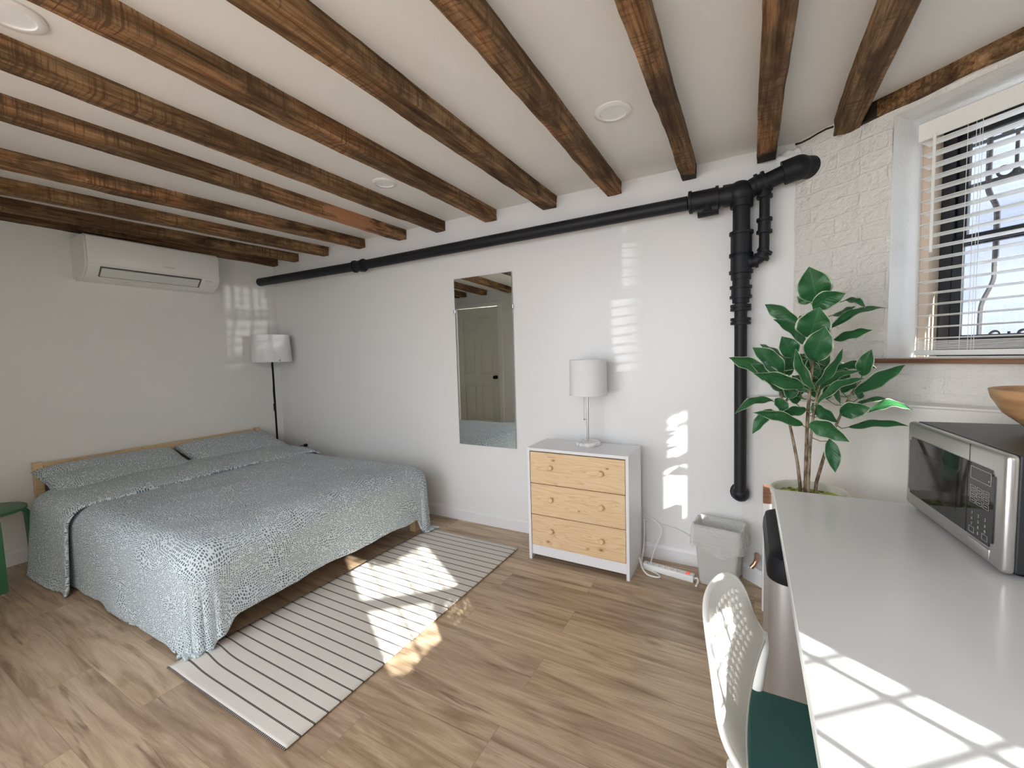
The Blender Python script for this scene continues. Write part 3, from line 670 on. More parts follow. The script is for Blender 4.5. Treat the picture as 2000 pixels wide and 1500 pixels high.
# ---------------------------------------------------------------- chest of drawers
ch = empty('chest_of_drawers', (2.963, -.337, 0), 'white chest with three pine drawers against the back wall', 'chest of drawers', rz=-.008)
Wc, Dc, Hc = .62, .29, .70
for x in (0, Wc - .018):
    bm = new(); box(bm, (x, 0, 0), (x + .018, Dc, Hc), .0015, 1); mk('side_panel', bm, m_white, ch)
bm = new(); box(bm, (.018, .002, Hc - .020), (Wc - .018, Dc, Hc - .002), .001, 1); mk('top_panel', bm, m_white, ch)
bm = new(); box(bm, (.018, .012, .03), (Wc - .018, .03, .092), .001, 1); mk('plinth', bm, m_white, ch)
bm = new(); box(bm, (.018, Dc - .008, .03), (Wc - .018, Dc - .002, Hc - .02)); mk('back_panel', bm, m_white, ch)
zs = [.094, .288, .482, .678]
for i in range(3):
    bm = new(); box(bm, (-.289, -.009, 0), (.289, .009, zs[i + 1] - zs[i] - .004), .0015, 1)
    # own knots and grain: each front has its own object coordinates through its own material offset
    d = mk('drawer', bm, pine('pine_drawer_%s' % ('lower', 'middle', 'upper')[i], 1.0, 'x', 1.7 * i + .4, (((-.18, .035, .006), (.15, .05, .007), (.07, .04, .004)), ((.02, .06, .003),), ((-.135, .150, .005), (.19, .135, .004)))[i]), ch); d.location = (Wc / 2, .012, zs[i])
    bm = new(); box(bm, (-.27, .009, .01), (.27, .25, .15)); 
    for f in [f for f in bm.faces if f.normal.z > .9]: bmesh.ops.delete(bm, geom=[f], context='FACES_ONLY')
    mk('drawer_box', bm, m_pine, d)
    for x in (-.155, .155):
        bm = new(); z = .105
        pf = [(0, .024), (.010, .0235), (.015, .020), (.0165, .015), (.014, .010), (.0085, .006), (.0085, 0)]
        lathe(bm, (0, 0, 0), pf, 24); xf(bm, bm.verts, Matrix.Translation((x, -.009, z)) @ Matrix.Rotation(R(90), 4, 'X')); mk('knob', bm, m_pine_knob, d, True)

# table lamp
tl = empty('table_lamp', (3.287, -.14, .698), 'small table lamp with white drum shade standing on the chest', 'lamp')
bm = new(); lathe(bm, (0, 0, 0), [(0, 0), (.072, 0), (.075, .004), (.075, .018), (.070, .024), (0, .024)], 48); mk('base', bm, m_marble, tl, True)
bm = new(); cyl(bm, (0, 0, .024), (0, 0, .40), .0065); mk('stem', bm, m_steeldark, tl, True)
bm = new(); tube(bm, [(-.016, -.01, .32), (-.018, -.012, .20), (-.018, -.012, .165)], .0012, 5); sph(bm, (-.018, -.012, .16), .006); cyl(bm, (-.018, -.01, .16), (0, 0, .16), .0015, n=6); mk('pull_chain', bm, m_steeldark, tl, True)
bm = new(); lathe(bm, (.006, 0, 0), [(.111, .312), (.113, .312), (.1105, .525), (.1085, .525), (.111, .312)], 56); sh = mk('lamp_shade', bm, m_shade, tl, True)
bm = new(); lathe(bm, (.006, 0, 0), [(.112, .310), (.1142, .310), (.1142, .3135), (.112, .3135), (.112, .310)], 56); mk('shade_rim', bm, m_plastic, sh)
bm = new(); 
for a in range(3): tube(bm, [(0, 0, .515), (.006 + .109 * math.cos(a * 2.094), .109 * math.sin(a * 2.094), .515)], .0015, 5)
mk('shade_spider', bm, m_steeldark, sh)

# floor lamp in the corner behind the bed
fl = empty('floor_lamp', (.20, -.195, 0), 'black floor lamp with white shade standing in the far corner behind the bed', 'lamp')
bm = new(); lathe(bm, (0, 0, 0), [(0, 0), (.12, 0), (.12, .015), (.02, .022), (0, .022)], 40); mk('base', bm, m_black, fl, True)
bm = new(); cyl(bm, (0, 0, .02), (0, 0, 1.44), .0085); mk('pole', bm, m_black, fl, True)
bm = new(); tube(bm, smooth_path([(.004, -.012, 1.25), (.018, -.014, 1.1), (.004, -.012, .98), (.022, -.018, .82), (.030, -.02, .7), (.012, -.012, .5), (.01, -.01, .06)], 6), .0035, 6); cyl(bm, (.02, -.018, .87), (.024, -.018, .80), .010, n=12); mk('cord', bm, m_black, fl, True)
bm = new(); lathe(bm, (0, 0, 0), [(.168, 1.262), (.170, 1.262), (.158, 1.515), (.156, 1.515), (.168, 1.262)], 56); sh = mk('lamp_shade', bm, m_shade, fl, True)
bm = new()
for a in range(3): tube(bm, [(0, 0, 1.44), (.16 * math.cos(a * 2.094), .16 * math.sin(a * 2.094), 1.44)], .002, 5)
mk('shade_spider', bm, m_black, sh)
for a in (-150, -10):
    bm = new(); c = (.171 * math.cos(R(a)), .171 * math.sin(R(a)), 1.275); sph(bm, c, .0045, u=10, v=8); mk('rivet', bm, m_black, sh, True)

# outlet behind the bed with a black plug
ot = empty('wall_outlet', (.37, 0, .465), 'white wall outlet with a black plug low on the back wall beside the bed', 'outlet')
bm = new(); box(bm, (-.036, -.006, -.058), (.036, 0, .058), .003); mk('cover_plate', bm, m_plastic, ot)
bm = new(); box(bm, (-.016, -.0075, .008), (.016, -.0055, .04), .001, 1); mk('socket', bm, m_white, ot)
bm = new(); box(bm, (-.014, -.035, -.035), (.014, -.006, -.008), .005); pg = tag(mk('plug', bm, m_black), 'black power plug and lead in the outlet beside the bed', 'plug'); pg.location = (.37, 0, .465)
bm = new(); tube(bm, smooth_path([(0, -.035, -.02), (-.03, -.05, -.025), (-.07, -.07, -.05), (-.11, -.09, -.12), (-.13, -.1, -.25)], 5), .0035, 6); mk('lead', bm, m_black, pg, True)

# ---------------------------------------------------------------- bed
BX0, BX1, BY0, BY1 = .03, 2.06, -1.755, -.27
bed = empty('bed_frame', (0.02, (BY0 + BY1) / 2, 0), 'low pine double bed frame with its head against the left wall', 'bed')
def bp(name, bm, mat=m_pine_bed, par=None): bmesh.ops.translate(bm, verts=bm.verts, vec=-bed.location); return mk(name, bm, mat, par or bed)
for y in (BY0, BY1 - .045):
    bm = new(); box(bm, (.022, y, 0), (.062, y + .045, .645), .003); bp('head_post', bm)
bm = new(); box(bm, (.028, BY0 + .045, .50), (.052, BY1 - .045, .635), .003); bp('headboard', bm)
for y in (BY0, BY1 - .022):
    bm = new(); box(bm, (.062, y, .19), (BX1 - .02, y + .022, .30), .003); bp('side_rail', bm)
bm = new(); box(bm, (BX1 - .04, BY0 + .022, .17), (BX1 - .018, BY1 - .022, .30), .003); bp('foot_rail', bm)
for y in (BY0 + .01, BY1 - .075):
    bm = new(); box(bm, (BX1 - .075, y, 0), (BX1 - .02, y + .065, .30), .003); bp('foot_leg', bm)
for i in range(12):
    bm = new(); x = .15 + i * .155; box(bm, (x, BY0 + .024, .225), (x + .07, BY1 - .024, .243), .001, 1); bp('slat', bm)
bm = new(); box(bm, (.07, BY0 + .03, .245), (BX1 - .05, BY1 - .03, .415), .045, 5)
tag(mk('mattress', bm, m_grey, smooth=True), 'mattress in dark grey fitted sheet, showing at the head of the bed', 'mattress')

# draped cloth: u along the bed (x), v across (y); beyond the mattress rectangle it hangs
def drape(u, v, x1, y0, y1, ztop, rad, flare, seed, x0=None, puff=.02, crown=.02):
    """position of cloth point (u,v)"""
    cx = min(u, x1 - rad); cx = cx if x0 is None else max(cx, x0)
    cy = min(max(v, y0 + rad), y1 - rad); dx, dy = u - cx, v - cy; d = math.hypot(dx, dy)
    n1 = noise.noise((u * 2.3 + seed, v * 2.3, seed)); n2 = noise.noise((u * 7 + seed, v * 7, seed + 3)); n3 = noise.noise((u * 17, v * 13 + seed, 5))
    # puffiness
    ty = (cy - y0) / (y1 - y0); tx = cx / x1
    z = ztop + crown * math.sin(math.pi * min(1, max(0, ty))) + puff * n1 + .008 * n2 + .003 * n3
    if d < 1e-6: return Vector((cx, cy, z))
    nx, ny = dx / d, dy / d; q = math.pi / 2 * rad
    if d < q: a = d / rad; out, down = rad * math.sin(a), rad * (1 - math.cos(a))
    else: out, down = rad, rad + (d - q)
    hang = max(0, d - q * .7); along = (u * (abs(ny)) + v * abs(nx))
    wv = math.sin(along * 9 + seed + 2.2 * n1) * .5 + .8 * noise.noise((along * 5, seed, hang * 2)) 
    out += hang * flare + hang * .045 * wv
    zz = z - down * (1 - .04 * abs(wv))
    fl = .014 + .004 * n2
    if zz < fl: out += (fl - zz) * .55; zz = fl + .004 * (1 + n3)
    return Vector((cx + nx * out, cy + ny * out, zz))
def cloth(name, u0, u1, v0, v1, nu, nv, f, mat, thick=.016, parent=None, uvoff=(0, 0)):
    bm = new(); P, U = [], []
    for i in range(nu + 1):
        row, ur = [], []
        for j in range(nv + 1):
            u = u0 + (u1 - u0) * i / nu; v = v0 + (v1 - v0) * j / nv
            row.append(f(u, v)); ur.append((u + uvoff[0], v + uvoff[1]))
        P.append(row); U.append(ur)
    grid(bm, P, U); o = mk(name, bm, mat, parent, 'all')
    sm = o.modifiers.new('thickness', 'SOLIDIFY'); sm.thickness = thick; sm.offset = -1
    ss = o.modifiers.new('soft', 'SUBSURF'); ss.levels = 1; ss.render_levels = 1
    return o
OF, OL = .365, .425       # hang at the foot and at the near side
def duv(u, v):
    # the hem: longer at both foot corners
    p = drape(u, v, 2.105, -1.785, -.235, .462, .115, .035, 1.3, puff=.014)
    return p
def duv_foot(u, v):
    # the foot hem hangs short between the two corners and drops to the floor at each
    def st(a, b, x): t = min(1, max(0, (x - a) / (b - a))); return t * t * (3 - 2 * t)
    if u > 2.02:
        mid = st(-1.67, -1.62, v) * (1 - st(-.40, -.34, v))
        u = 2.02 + (u - 2.02) * (1 - .14 * mid + .22 * st(-.40, -.34, v))
        k = min(max(0, (u - 2.1) / OF), max(0, (-1.785 - v) / OL)); u -= (u - 2.1) * .26 * k * k; v -= (v + 1.785) * .26 * k * k
    return duv(u, v)
cl = cloth('duvet', .66, 2.105 + OF, -1.785 - OL, -.235 + .22, 100, 118, duv_foot, m_print_fab)
tag(cl, 'blue and white dotted duvet spread over the bed and hanging to the floor', 'duvet')
def fold(u, v):
    p = drape(u, v, 3.0, -1.835, -.20, .492, .115, .07, 4.1, puff=.010, crown=.02)
    edge = (u - .30) / .56
    p.z += .022 * math.sin(math.pi * min(1, max(0, edge))) ** .5 - .004 * max(0, edge) if p.z > .03 else 0
    return p
fo = cloth('turned_back_edge', .30, .88, -1.835 - .455, -.20 + .12, 34, 100, fold, m_print_fab, .02, uvoff=(.3, .7)); setparent(fo, cl)
fo['label'] = 'turned-back top edge of the duvet'

def pillow(name, c, L, Wd, H, tilt, label, yawa=0):
    bm = new(); n, m = 36, 26; lay = bm.loops.layers.uv.verify()
    Mx = Matrix.Translation(c) @ Matrix.Rotation(yawa, 4, 'Z') @ Matrix.Rotation(tilt, 4, 'Y')
    for side in (1, -1):
        P, U = [], []
        for i in range(n + 1):
            row, ur = [], []
            for j in range(m + 1):
                a, b = -1 + 2 * i / n, -1 + 2 * j / m
                pin = 1 - .06 * (a * a) * (1 - b * b) - .0
                th = H * (max(0, (1 - a ** 4)) ** .5 * max(0, (1 - b ** 4)) ** .5)
                th *= 1 + .22 * noise.noise((a * 2 + c[1], b * 2, side)); ex = 1 - .05 * (1 - abs(b)) ** 1 * abs(a) ** 6
                x = b * Wd / 2 * (1 - .04 * (1 - a * a) * abs(b) ** 8); y = a * L / 2 * ex
                row.append(Mx @ Vector((x, y, side * (th + .004 + .006 * noise.noise((x * 14, y * 14, 1)) * (th / H))))); ur.append((x + c[0], y + c[1] + side))
            P.append(row); U.append(ur)
        grid(bm, P, U)
    bmesh.ops.remove_doubles(bm, verts=bm.verts, dist=.0085)
    o = mk(name, bm, m_print_fab, smooth='all'); return tag(o, label, 'pillow')
pillow('pillow', (.285, -1.375, .520), .78, .50, .062, R(16), 'blue and white dotted pillow at the near side of the bed beside the stool')
pillow('pillow', (.285, -.605, .523), .74, .50, .064, R(16), 'blue and white dotted pillow at the far side of the bed near the corner')

# ---------------------------------------------------------------- rug
def rugf(u, v):
    z = .0065 + .001 * noise.noise((u * 3, v * 3, 0)); x, y = u, v
    # left side wrinkle near the close end
    k = math.exp(-((u - 2.08) / .10) ** 2) * math.exp(-((v + 1.74) / .09) ** 2); z += .010 * k; y += .012 * k
    x += .012 * math.sin(v * 3) * (2.84 - u)
    return Vector((x, y, z))
bm = new(); nu, nv = 30, 90; P, U = [], []
for i in range(nu + 1):
    row, ur = [], []
    for j in range(nv + 1):
        v = -1.862 + (1.862 - .262) * j / nv; tt = j / nv; u0 = 2.04 + .07 * tt; u = u0 + (2.843 - u0) * i / nu
        row.append(rugf(u, v)); ur.append((u - 2, v + 1.8055 + .0268))
    P.append(row); U.append(ur)
grid(bm, P, U); rg = mk('rug', bm, m_rug, None, 'all'); s_ = rg.modifiers.new('t', 'SOLIDIFY'); s_.thickness = .0045; s_.offset = -1
tag(rg, 'cream runner rug with thin dark stripes on the floor at the foot of the bed', 'rug')

# ---------------------------------------------------------------- green stool
st = empty('stool', (.29, -2.02, 0), 'round green painted stool beside the head of the bed', 'stool', rz=R(4))
bm = new(); lathe(bm, (0, 0, 0), [(0, .428), (.168, .428), (.175, .432), (.175, .446), (.168, .450), (0, .450)], 48); mk('seat', bm, m_green, st, True)
for k in range(4):
    a = k * math.pi / 2; bm = new(); w = .022
    path = smooth_path([(.06, 0, .418), (.13, 0, .418), (.160, 0, .410), (.174, 0, .385), (.178, 0, .33), (.182, 0, .15), (.186, 0, .0)], 5); rings = []
    for i, p in enumerate(path):
        t = (path[min(i + 1, len(path) - 1)] - path[max(i - 1, 0)]).normalized(); nn = Vector((t.z, 0, -t.x)) * .011
        rings.append([bm.verts.new(q) for q in (p + nn + Vector((0, w, 0)), p + nn - Vector((0, w, 0)), p - nn - Vector((0, w, 0)), p - nn + Vector((0, w, 0)))])
    for A, B in zip(rings, rings[1:]):
        for q in range(4): bm.faces.new((A[q], A[(q + 1) % 4], B[(q + 1) % 4], B[q]))
    bm.faces.new(rings[0]); bm.faces.new(rings[-1][::-1]); xf(bm, bm.verts, Matrix.Rotation(a, 4, 'Z')); mk('leg', bm, m_green, st, True)

# ---------------------------------------------------------------- power strip and cords
ps = empty('power_strip', (3.757, -.168, 0), 'white power strip with red switch and looping cords on the floor beside the chest', 'power strip', rz=R(-7.5))
bm = new(); box(bm, (-.14, -.024, 0), (.14, .024, .036), .006, 3); mk('housing', bm, m_plastic, ps, True)
for i in range(6):
    bm = new(); x = -.115 + i * .034
    for dx, dy, w_, h_ in ((-.006, .004, .002, .008), (.006, .004, .002, .008), (0, -.009, .005, .005)): box(bm, (x + dx - w_ / 2, dy - h_ / 2, .0355), (x + dx + w_ / 2, dy + h_ / 2, .0366))
    mk('socket', bm, m_slot, ps)
bm = new(); box(bm, (.096, -.011, .034), (.116, .011, .041), .002); o = mk('switch', bm, m_red, ps); o['label'] = 'red lit switch'
bm = new(); tube(bm, smooth_path([(.14, 0, .018), (.152, .004, .02), (.160, -.006, .014), (.162, -.03, .008), (.160, -.055, .006)], 6), .005, 8); mk('strain_relief', bm, m_plastic, ps, True)
def cord(name, pts, label, mat=m_plastic, r=.0035):
    bm = new(); tube(bm, smooth_path(pts, 7), r, 7); o = mk('cord', bm, mat, smooth=True); setparent(o, ps); return o
cord('power_cord', [(3.66, -.165, .04), (3.67, -.10, .10), (3.70, -.04, .19), (3.66, -.018, .24), (3.61, -.014, .26), (3.592, -.02, .33)], 'white cord looping from the power strip up behind the chest')
cord('power_cord', [(3.90, -.02, .10), (3.87, -.014, .16), (3.80, -.012, .20), (3.72, -.012, .215), (3.60, -.012, .235)], 'thin white cord arching over the baseboard right of the chest')
cord('power_cord', [(3.595, -.16, .06), (3.62, -.20, .02), (3.66, -.235, .006), (3.72, -.235, .006), (3.70, -.20, .006), (3.64, -.17, .006), (3.60, -.12, .008), (3.60, -.05, .10), (3.595, -.02, .24)], 'thick white cord coiled on the floor in front of the power strip', r=.0045)

# ---------------------------------------------------------------- wastebasket with liner
wb = empty('wastebasket', (4.015, -.155, 0), 'small translucent rectangular wastebasket with a clear liner against the back wall', 'wastebasket', rz=R(-9))
def rrect(w, d, r, z, n=6, nz=0, seed=0):
    pts = []
    for cx, cy, a0 in ((w / 2 - r, d / 2 - r, 0), (-w / 2 + r, d / 2 - r, 90), (-w / 2 + r, -d / 2 + r, 180), (w / 2 - r, -d / 2 + r, 270)):
        for i in range(n + 1): a = R(a0 + 90 * i / n); pts.append(Vector((cx + r * math.cos(a), cy + r * math.sin(a), z)))
    # denser sides
    out = []
    for i, p in enumerate(pts):
        q = pts[(i + 1) % len(pts)]; m = max(1, int((q - p).length / .02))
        for k in range(m): out.append(p.lerp(q, k / m))
    return out
def shell(bm, rings, closed_bottom=True):
    V = [[bm.verts.new(p) for p in r] for r in rings]; n = len(V[0])
    for A, B in zip(V, V[1:]):
        for i in range(n): bm.faces.new((A[i], A[(i + 1) % n], B[(i + 1) % n], B[i]))
    if closed_bottom: bm.faces.new(V[0][::-1])
    return V
def ringset(specs):
    n0 = None; out = []
    for w, d, r, z in specs:
        base = rrect(.22, .14, .02, 0); out.append([Vector((p.x * w / .22, p.y * d / .14, z)) for p in base])
    return out
bm = new(); shell(bm, ringset([(.170, .105, 0, .003), (.176, .110, 0, .012), (.228, .158, 0, .315), (.236, .166, 0, .318), (.236, .166, 0, .330), (.226, .156, 0, .330), (.174, .106, 0, .016)]), True)
mk('bin_body', bm, m_bin, wb, True)
rs = ringset([(.172, .104, 0, .02), (.220, .150, 0, .30), (.226, .156, 0, .336), (.242, .172, 0, .338), (.250, .180, 0, .31), (.256, .186, 0, .27), (.252, .180, 0, .225), (.248, .178, 0, .205)])
for k, r in enumerate(rs):
    for i, p in enumerate(r):
        amt = (0, .002, .002, .003, .008, .013, .016, .018)[k]; e = noise.noise((p.x * 30, p.y * 30, k * .6)) * amt; d_ = Vector((p.x, p.y, 0)).normalized()
        p += d_ * e; p.z += (noise.noise((p.x * 18, p.y * 18, 9)) * .03 if k == 7 else 0)
bm = new(); shell(bm, rs); mk('liner', bm, m_bag, wb, 'all')

# copper stub and white board by the wall
bm = new(); tube(bm, smooth_path([(4.19, -.062, .16), (4.19, -.10, .16), (4.188, -.13, .158), (4.18, -.14, .14), (4.165, -.145, .12)], 6), .011, 10)
tag(mk('pipe_stub', bm, m_copper, smooth=True), 'short bent copper pipe stub low on the wall between wastebasket and step bin', 'pipe')
bd = empty('upright_board', (4.228, -.30, 0), 'narrow white upright board with brown wooden top standing behind the step bin', 'board')
bm = new(); box(bm, (-.018, -.03, 0), (.018, .03, .53), .002); mk('board', bm, m_plastic, bd)
bm = new(); box(bm, (-.018, -.03, .53), (.018, .03, .605), .002); o = mk('wooden_top', bm, m_sill, bd)

# ---------------------------------------------------------------- desk
dk = empty('desk', (4.228, -.80, 0), 'white laminate desk along the right side of the room', 'desk')
DL, DWd = 1.38, .74
bm = new(); box(bm, (0, -DL, .715), (DWd, 0, .74), .002, 1)
bm2 = None
o = mk('desktop', bm, [m_desk, m_deskedge], dk)
for p in o.data.polygons:
    if abs(p.normal.z) < .5: p.material_index = 1
for x, y in ((.42, -.05), (DWd - .05, -.05), (.05, -DL + .05), (DWd - .05, -DL + .05)):
    bm = new(); cyl(bm, (x, y, 0), (x, y, .715), .02); mk('leg', bm, m_white, dk, True)

# ---------------------------------------------------------------- step bin (steel, black lid) under the desk edge
sb = empty('step_bin', (4.33, -1.06, 0), 'tall brushed steel step bin with black lid tucked under the desk edge', 'bin')
sb.location.y = -1.03; sb.scale = (1, 1, 1.045)
def ring2(w, d, z, r=.06):
    base = rrect(w, d, r, z, 8); return base
def solid(bm, specs, r=.055):
    rings = []
    for w, d, z, ox in specs:
        base = rrect(.26, .46, r, 0, 8); rings.append([Vector((p.x * w / .26 + ox, p.y * d / .46, z)) for p in base])
    V = shell(bm, rings); bm.faces.new(V[-1])
bm = new(); solid(bm, [(.25, .45, .02, 0), (.26, .46, .03, 0), (.26, .46, .575, 0)]); mk('body', bm, M('satin_steel_bin', (.50, .51, .54), .42, .85), sb, True)
bm = new(); solid(bm, [(.262, .462, 0, 0), (.262, .462, .022, 0)]); mk('foot_ring', bm, m_black, sb, True)
bm = new(); solid(bm, [(.266, .466, .575, 0), (.270, .470, .585, 0), (.268, .468, .615, 0), (.255, .45, .638, 0), (.21, .40, .652, 0), (.12, .30, .66, 0)]); ld = mk('lid', bm, m_black, sb, True)
bm = new(); tube(bm, smooth_path([(-.118, .20, .634), (-.095, .10, .650), (-.105, .03, .646), (-.085, -.08, .652), (-.06, -.14, .656)], 6), .0022, 6); mk('lid_seam', bm, m_steeldark, ld, True)
bm = new(); box(bm, (-.05, -.27, .01), (.05, -.225, .022), .004); mk('pedal', bm, m_black, sb)

# ---------------------------------------------------------------- chair
cr_ = empty('desk_chair', (4.30, -1.73, 0), 'white chair with perforated curved back and dark green seat at the desk', 'chair')
O = cr_.location
def back_pt(u, v, t=0):
    """u -1 near .. 1 far, v 0 bottom .. 1 top"""
    hw = .195 * (1 - .06 * v ** 3); y = -1.72 + u * hw
    top = .785 - .02 * u * u - .085 * abs(u) ** 5; bot = .590 + .012 * (u * u) 
    z = bot + (top - bot) * v
    x = (4.148 + .016 * u * u + .018 * u) * (1 - v) + (4.080 + .048 * u * u + .020 * u) * v - .006 * math.sin(math.pi * v)
    return Vector((x + t, y, z))
nu, nv = 132, 64; bm = new(); 
Vf = {}
def vert(i, j, s):
    k = (i, j, s)
    if k not in Vf:
        u, v = -1 + 2 * i / nu, j / nv; Vf[k] = bm.verts.new(back_pt(u, v, s * .005) - O)
    return Vf[k]
holes = set()
def is_hole(i, j):
    u, v = (i + .5) / nu, (j + .5) / nv
    # rows of small rounded slots, staggered
    if not (.26 < u < .86 and .20 < v < .84): return False
    cu = (u - .26) / .60 * 11; cv = (v - .20) / .64 * 7
    r = int(cv); cu += .5 * (r % 2); fu, fv = cu % 1, cv % 1
    if int(cu) >= 11: return False
    return ((fu - .5) / .24) ** 2 + ((fv - .5) / .34) ** 2 < 1
H = [[is_hole(i, j) for j in range(nv)] for i in range(nu)]
for i in range(nu):
    for j in range(nv):
        if H[i][j]: continue
        a, b, c, d = (i, j), (i + 1, j), (i + 1, j + 1), (i, j + 1)
        bm.faces.new([vert(*q, 1) for q in (a, b, c, d)]); bm.faces.new([vert(*q, -1) for q in (d, c, b, a)])
        for (p, q), (ni, nj) in (((a, b), (i, j - 1)), ((b, c), (i + 1, j)), ((c, d), (i, j + 1)), ((d, a), (i - 1, j))):
            if ni < 0 or nj < 0 or ni >= nu or nj >= nv or H[ni][nj]:
                bm.faces.new((vert(*p, 1), vert(*p, -1), vert(*q, -1), vert(*q, 1)))
bk = mk('backrest', bm, m_plastic, cr_, 'all'); bk.data.set_sharp_from_angle(angle=R(70))
sx = bk.modifiers.new('s', 'SMOOTH'); sx.iterations = 3; sx.factor = .5
# raised rim round the backrest
rim = [back_pt(1, v, .0) for v in [i / 14 for i in range(15)]] + [back_pt(1 - 2 * i / 30, 1, 0) for i in range(1, 31)] + [back_pt(-1, 1 - i / 14, 0) for i in range(1, 15)] + [back_pt(-1 + 2 * i / 30, 0, 0) for i in range(1, 31)]
bm = new(); tube(bm, [p - O for p in rim], .0058, 8); mk('backrest_rim', bm, m_plastic, bk, 'all')
m_tube = M('white_powder_coated_tube', (.76, .77, .75), .35)
for s in (-1, 1):
    bm = new(); p = back_pt(s * .97, .03, 0)
    tube(bm, [q - O for q in smooth_path([p + Vector((-.002 if s > 0 else -.012, 0, .006)), p + Vector((.001 if s > 0 else -.010, 0, -.025)), p + Vector((-.004, s * .003, -.07)), Vector((4.152 + s * .012, -1.73 + s * .195, .46)), Vector((4.12, -1.73 + s * .20, .25)), Vector((4.085, -1.73 + s * .21, .005))], 6)], .0125, 12); mk('leg', bm, m_tube, cr_, True)
    bm = new(); tube(bm, [q - O for q in smooth_path([Vector((4.155, -1.73 + s * .19, .435)), Vector((4.40, -1.73 + s * .19, .435)), Vector((4.50, -1.73 + s * .19, .43)), Vector((4.515, -1.73 + s * .192, .40)), Vector((4.53, -1.73 + s * .20, .005))], 6)], .011, 12); mk('leg', bm, m_tube, cr_, True)
bm = new(); box(bm, (4.15 - O.x, -.19, .442), (4.54 - O.x, .19, .452), .004); mk('seat', bm, m_plastic, cr_, True)
bm = new(); box(bm, (4.145 - O.x, -.198, .452), (4.545 - O.x, .198, .478), .011, 4); o = mk('seat_pad', bm, m_cush, cr_, True); o['label'] = 'dark green seat pad'

# ---------------------------------------------------------------- microwave
MT = 1.012
mwa = math.atan2(-.495, .039)
mw = empty('microwave', (4.596, -.813, .74), 'steel and black microwave oven standing on the desk', 'microwave', rz=math.atan2(-.039, -.495) + math.pi / 2 * 0)
# local frame: x runs along the front from far to near, y into the case, z up
dirf = Vector((.0786, -.9969, 0)); dirb = Vector((.9969, .0786, 0))
mw.rotation_euler = (0, 0, 0); mw.matrix_world = Matrix(((dirf.x, dirb.x, 0, 4.596), (dirf.y, dirb.y, 0, -.813), (0, 0, 1, .74), (0, 0, 0, 1)))
Lm, Hm, Dm = .497, .275, .37
bm = new(); box(bm, (.004, .022, .012), (Lm - .004, Dm, Hm), .004, 2); mk('case', bm, m_mwcase, mw)
bm = new(); box(bm, (0, 0, .010), (Lm, .024, Hm), .010, 4); ff = mk('front_frame', bm, m_steel, mw, True)
bm = new(); vs = box(bm, (.024, -.0025, .052), (Lm - .034, .004, Hm - .045), .0, 1)
bmesh.ops.bevel(bm, geom=[e for e in bm.edges if abs((e.verts[0].co - e.verts[1].co).y) > .003], offset=.012, segments=5, affect='EDGES'); dg = mk('door_glass', bm, m_blackglass, mw)
bm = new(); box(bm, (.355, -.0032, .052), (.3565, -.0020, Hm - .045)); box(bm, (.355, -.0008, Hm - .045), (.3565, .0005, Hm - .002)); mk('door_gap', bm, m_slot, mw)
bm = new(); box(bm, (.07, -.003, .085), (.305, -.0024, Hm - .08), 0); mk('door_window', bm, M('dark_mesh_window', (.02, .022, .025), .08), dg)
bm = new(); y = -.0029
def rectline(bm, x0, z0, x1, z1, t=.0011):
    for a, b in (((x0, z0), (x1, z0 + t)), ((x0, z1 - t), (x1, z1)), ((x0, z0), (x0 + t, z1)), ((x1 - t, z0), (x1, z1))): box(bm, (a[0], y - .0004, a[1]), (b[0], y, b[1]))
rectline(bm, .370, .192, .452, .222); box(bm, (.442, y - .0004, .200), (.446, y, .203)); mk('display_outline', bm, m_print, dg)
for i in range(3):
    for j in range(3):
        bm = new(); x = .371 + i * .027; z = .164 - j * .015; rectline(bm, x, z, x + .022, z + .012, .0008); box(bm, (x + .005, y - .0004, z + .005), (x + .017, y, z + .0065)); mk('key', bm, m_print, dg)
digits = ['1', '2', '3', '4', '5', '6', '7', '8', '9', '0']
def text(name, s, x, z, size, par):
    cu = bpy.data.curves.new(name, 'FONT'); cu.body = s; cu.size = size; cu.align_x = 'CENTER'; cu.extrude = .0002
    ob = bpy.data.objects.new(name, cu); link(ob); bpy.context.view_layer.update()
    me = bpy.data.meshes.new_from_object(ob); bpy.data.objects.remove(ob)
    o = bpy.data.objects.new(name, me); link(o); me.materials.append(m_print); o.parent = par; o.location = (x, y - .0002, z); o.rotation_euler = (R(90), 0, 0); return o
for k, dgt in enumerate(digits):
    i, j = (k % 3, k // 3) if k < 9 else (1, 3); text('digit', dgt, .382 + i * .027, .105 - j * .014, .011, dg)
for x in (.371, .425):
    bm = new(); rectline(bm, x, .060, x + .022, .074, .0008); mk('key', bm, m_print, dg)
bm = new(); rectline(bm, .372, .022, .448, .044, .0009); y = -.0003; bm.free(); bm = new(); box(bm, (.368, -.0022, .018), (.452, .001, .045), .002, 2); mk('door_button', bm, m_steel, mw, True)
for x in (.04, Lm - .04):
    for yy in (.05, Dm - .05):
        bm = new(); cyl(bm, (x, yy, 0), (x, yy, .013), .014); mk('foot', bm, m_black, mw, True)

# bowl
bw_ = (4.862, -1.01, .74 + Hm + .0005)
bm = new(); lathe(bm, (0, 0, 0), [(0, 0), (.045, 0), (.05, .004), (.085, .022), (.122, .055), (.144, .095), (.150, .118), (.146, .120), (.139, .097), (.116, .060), (.080, .029), (.03, .012), (0, .010)], 64)
o = tag(mk('bowl', bm, m_bowl, smooth=True), 'turned wooden bowl on top of the microwave', 'bowl'); o.location = bw_

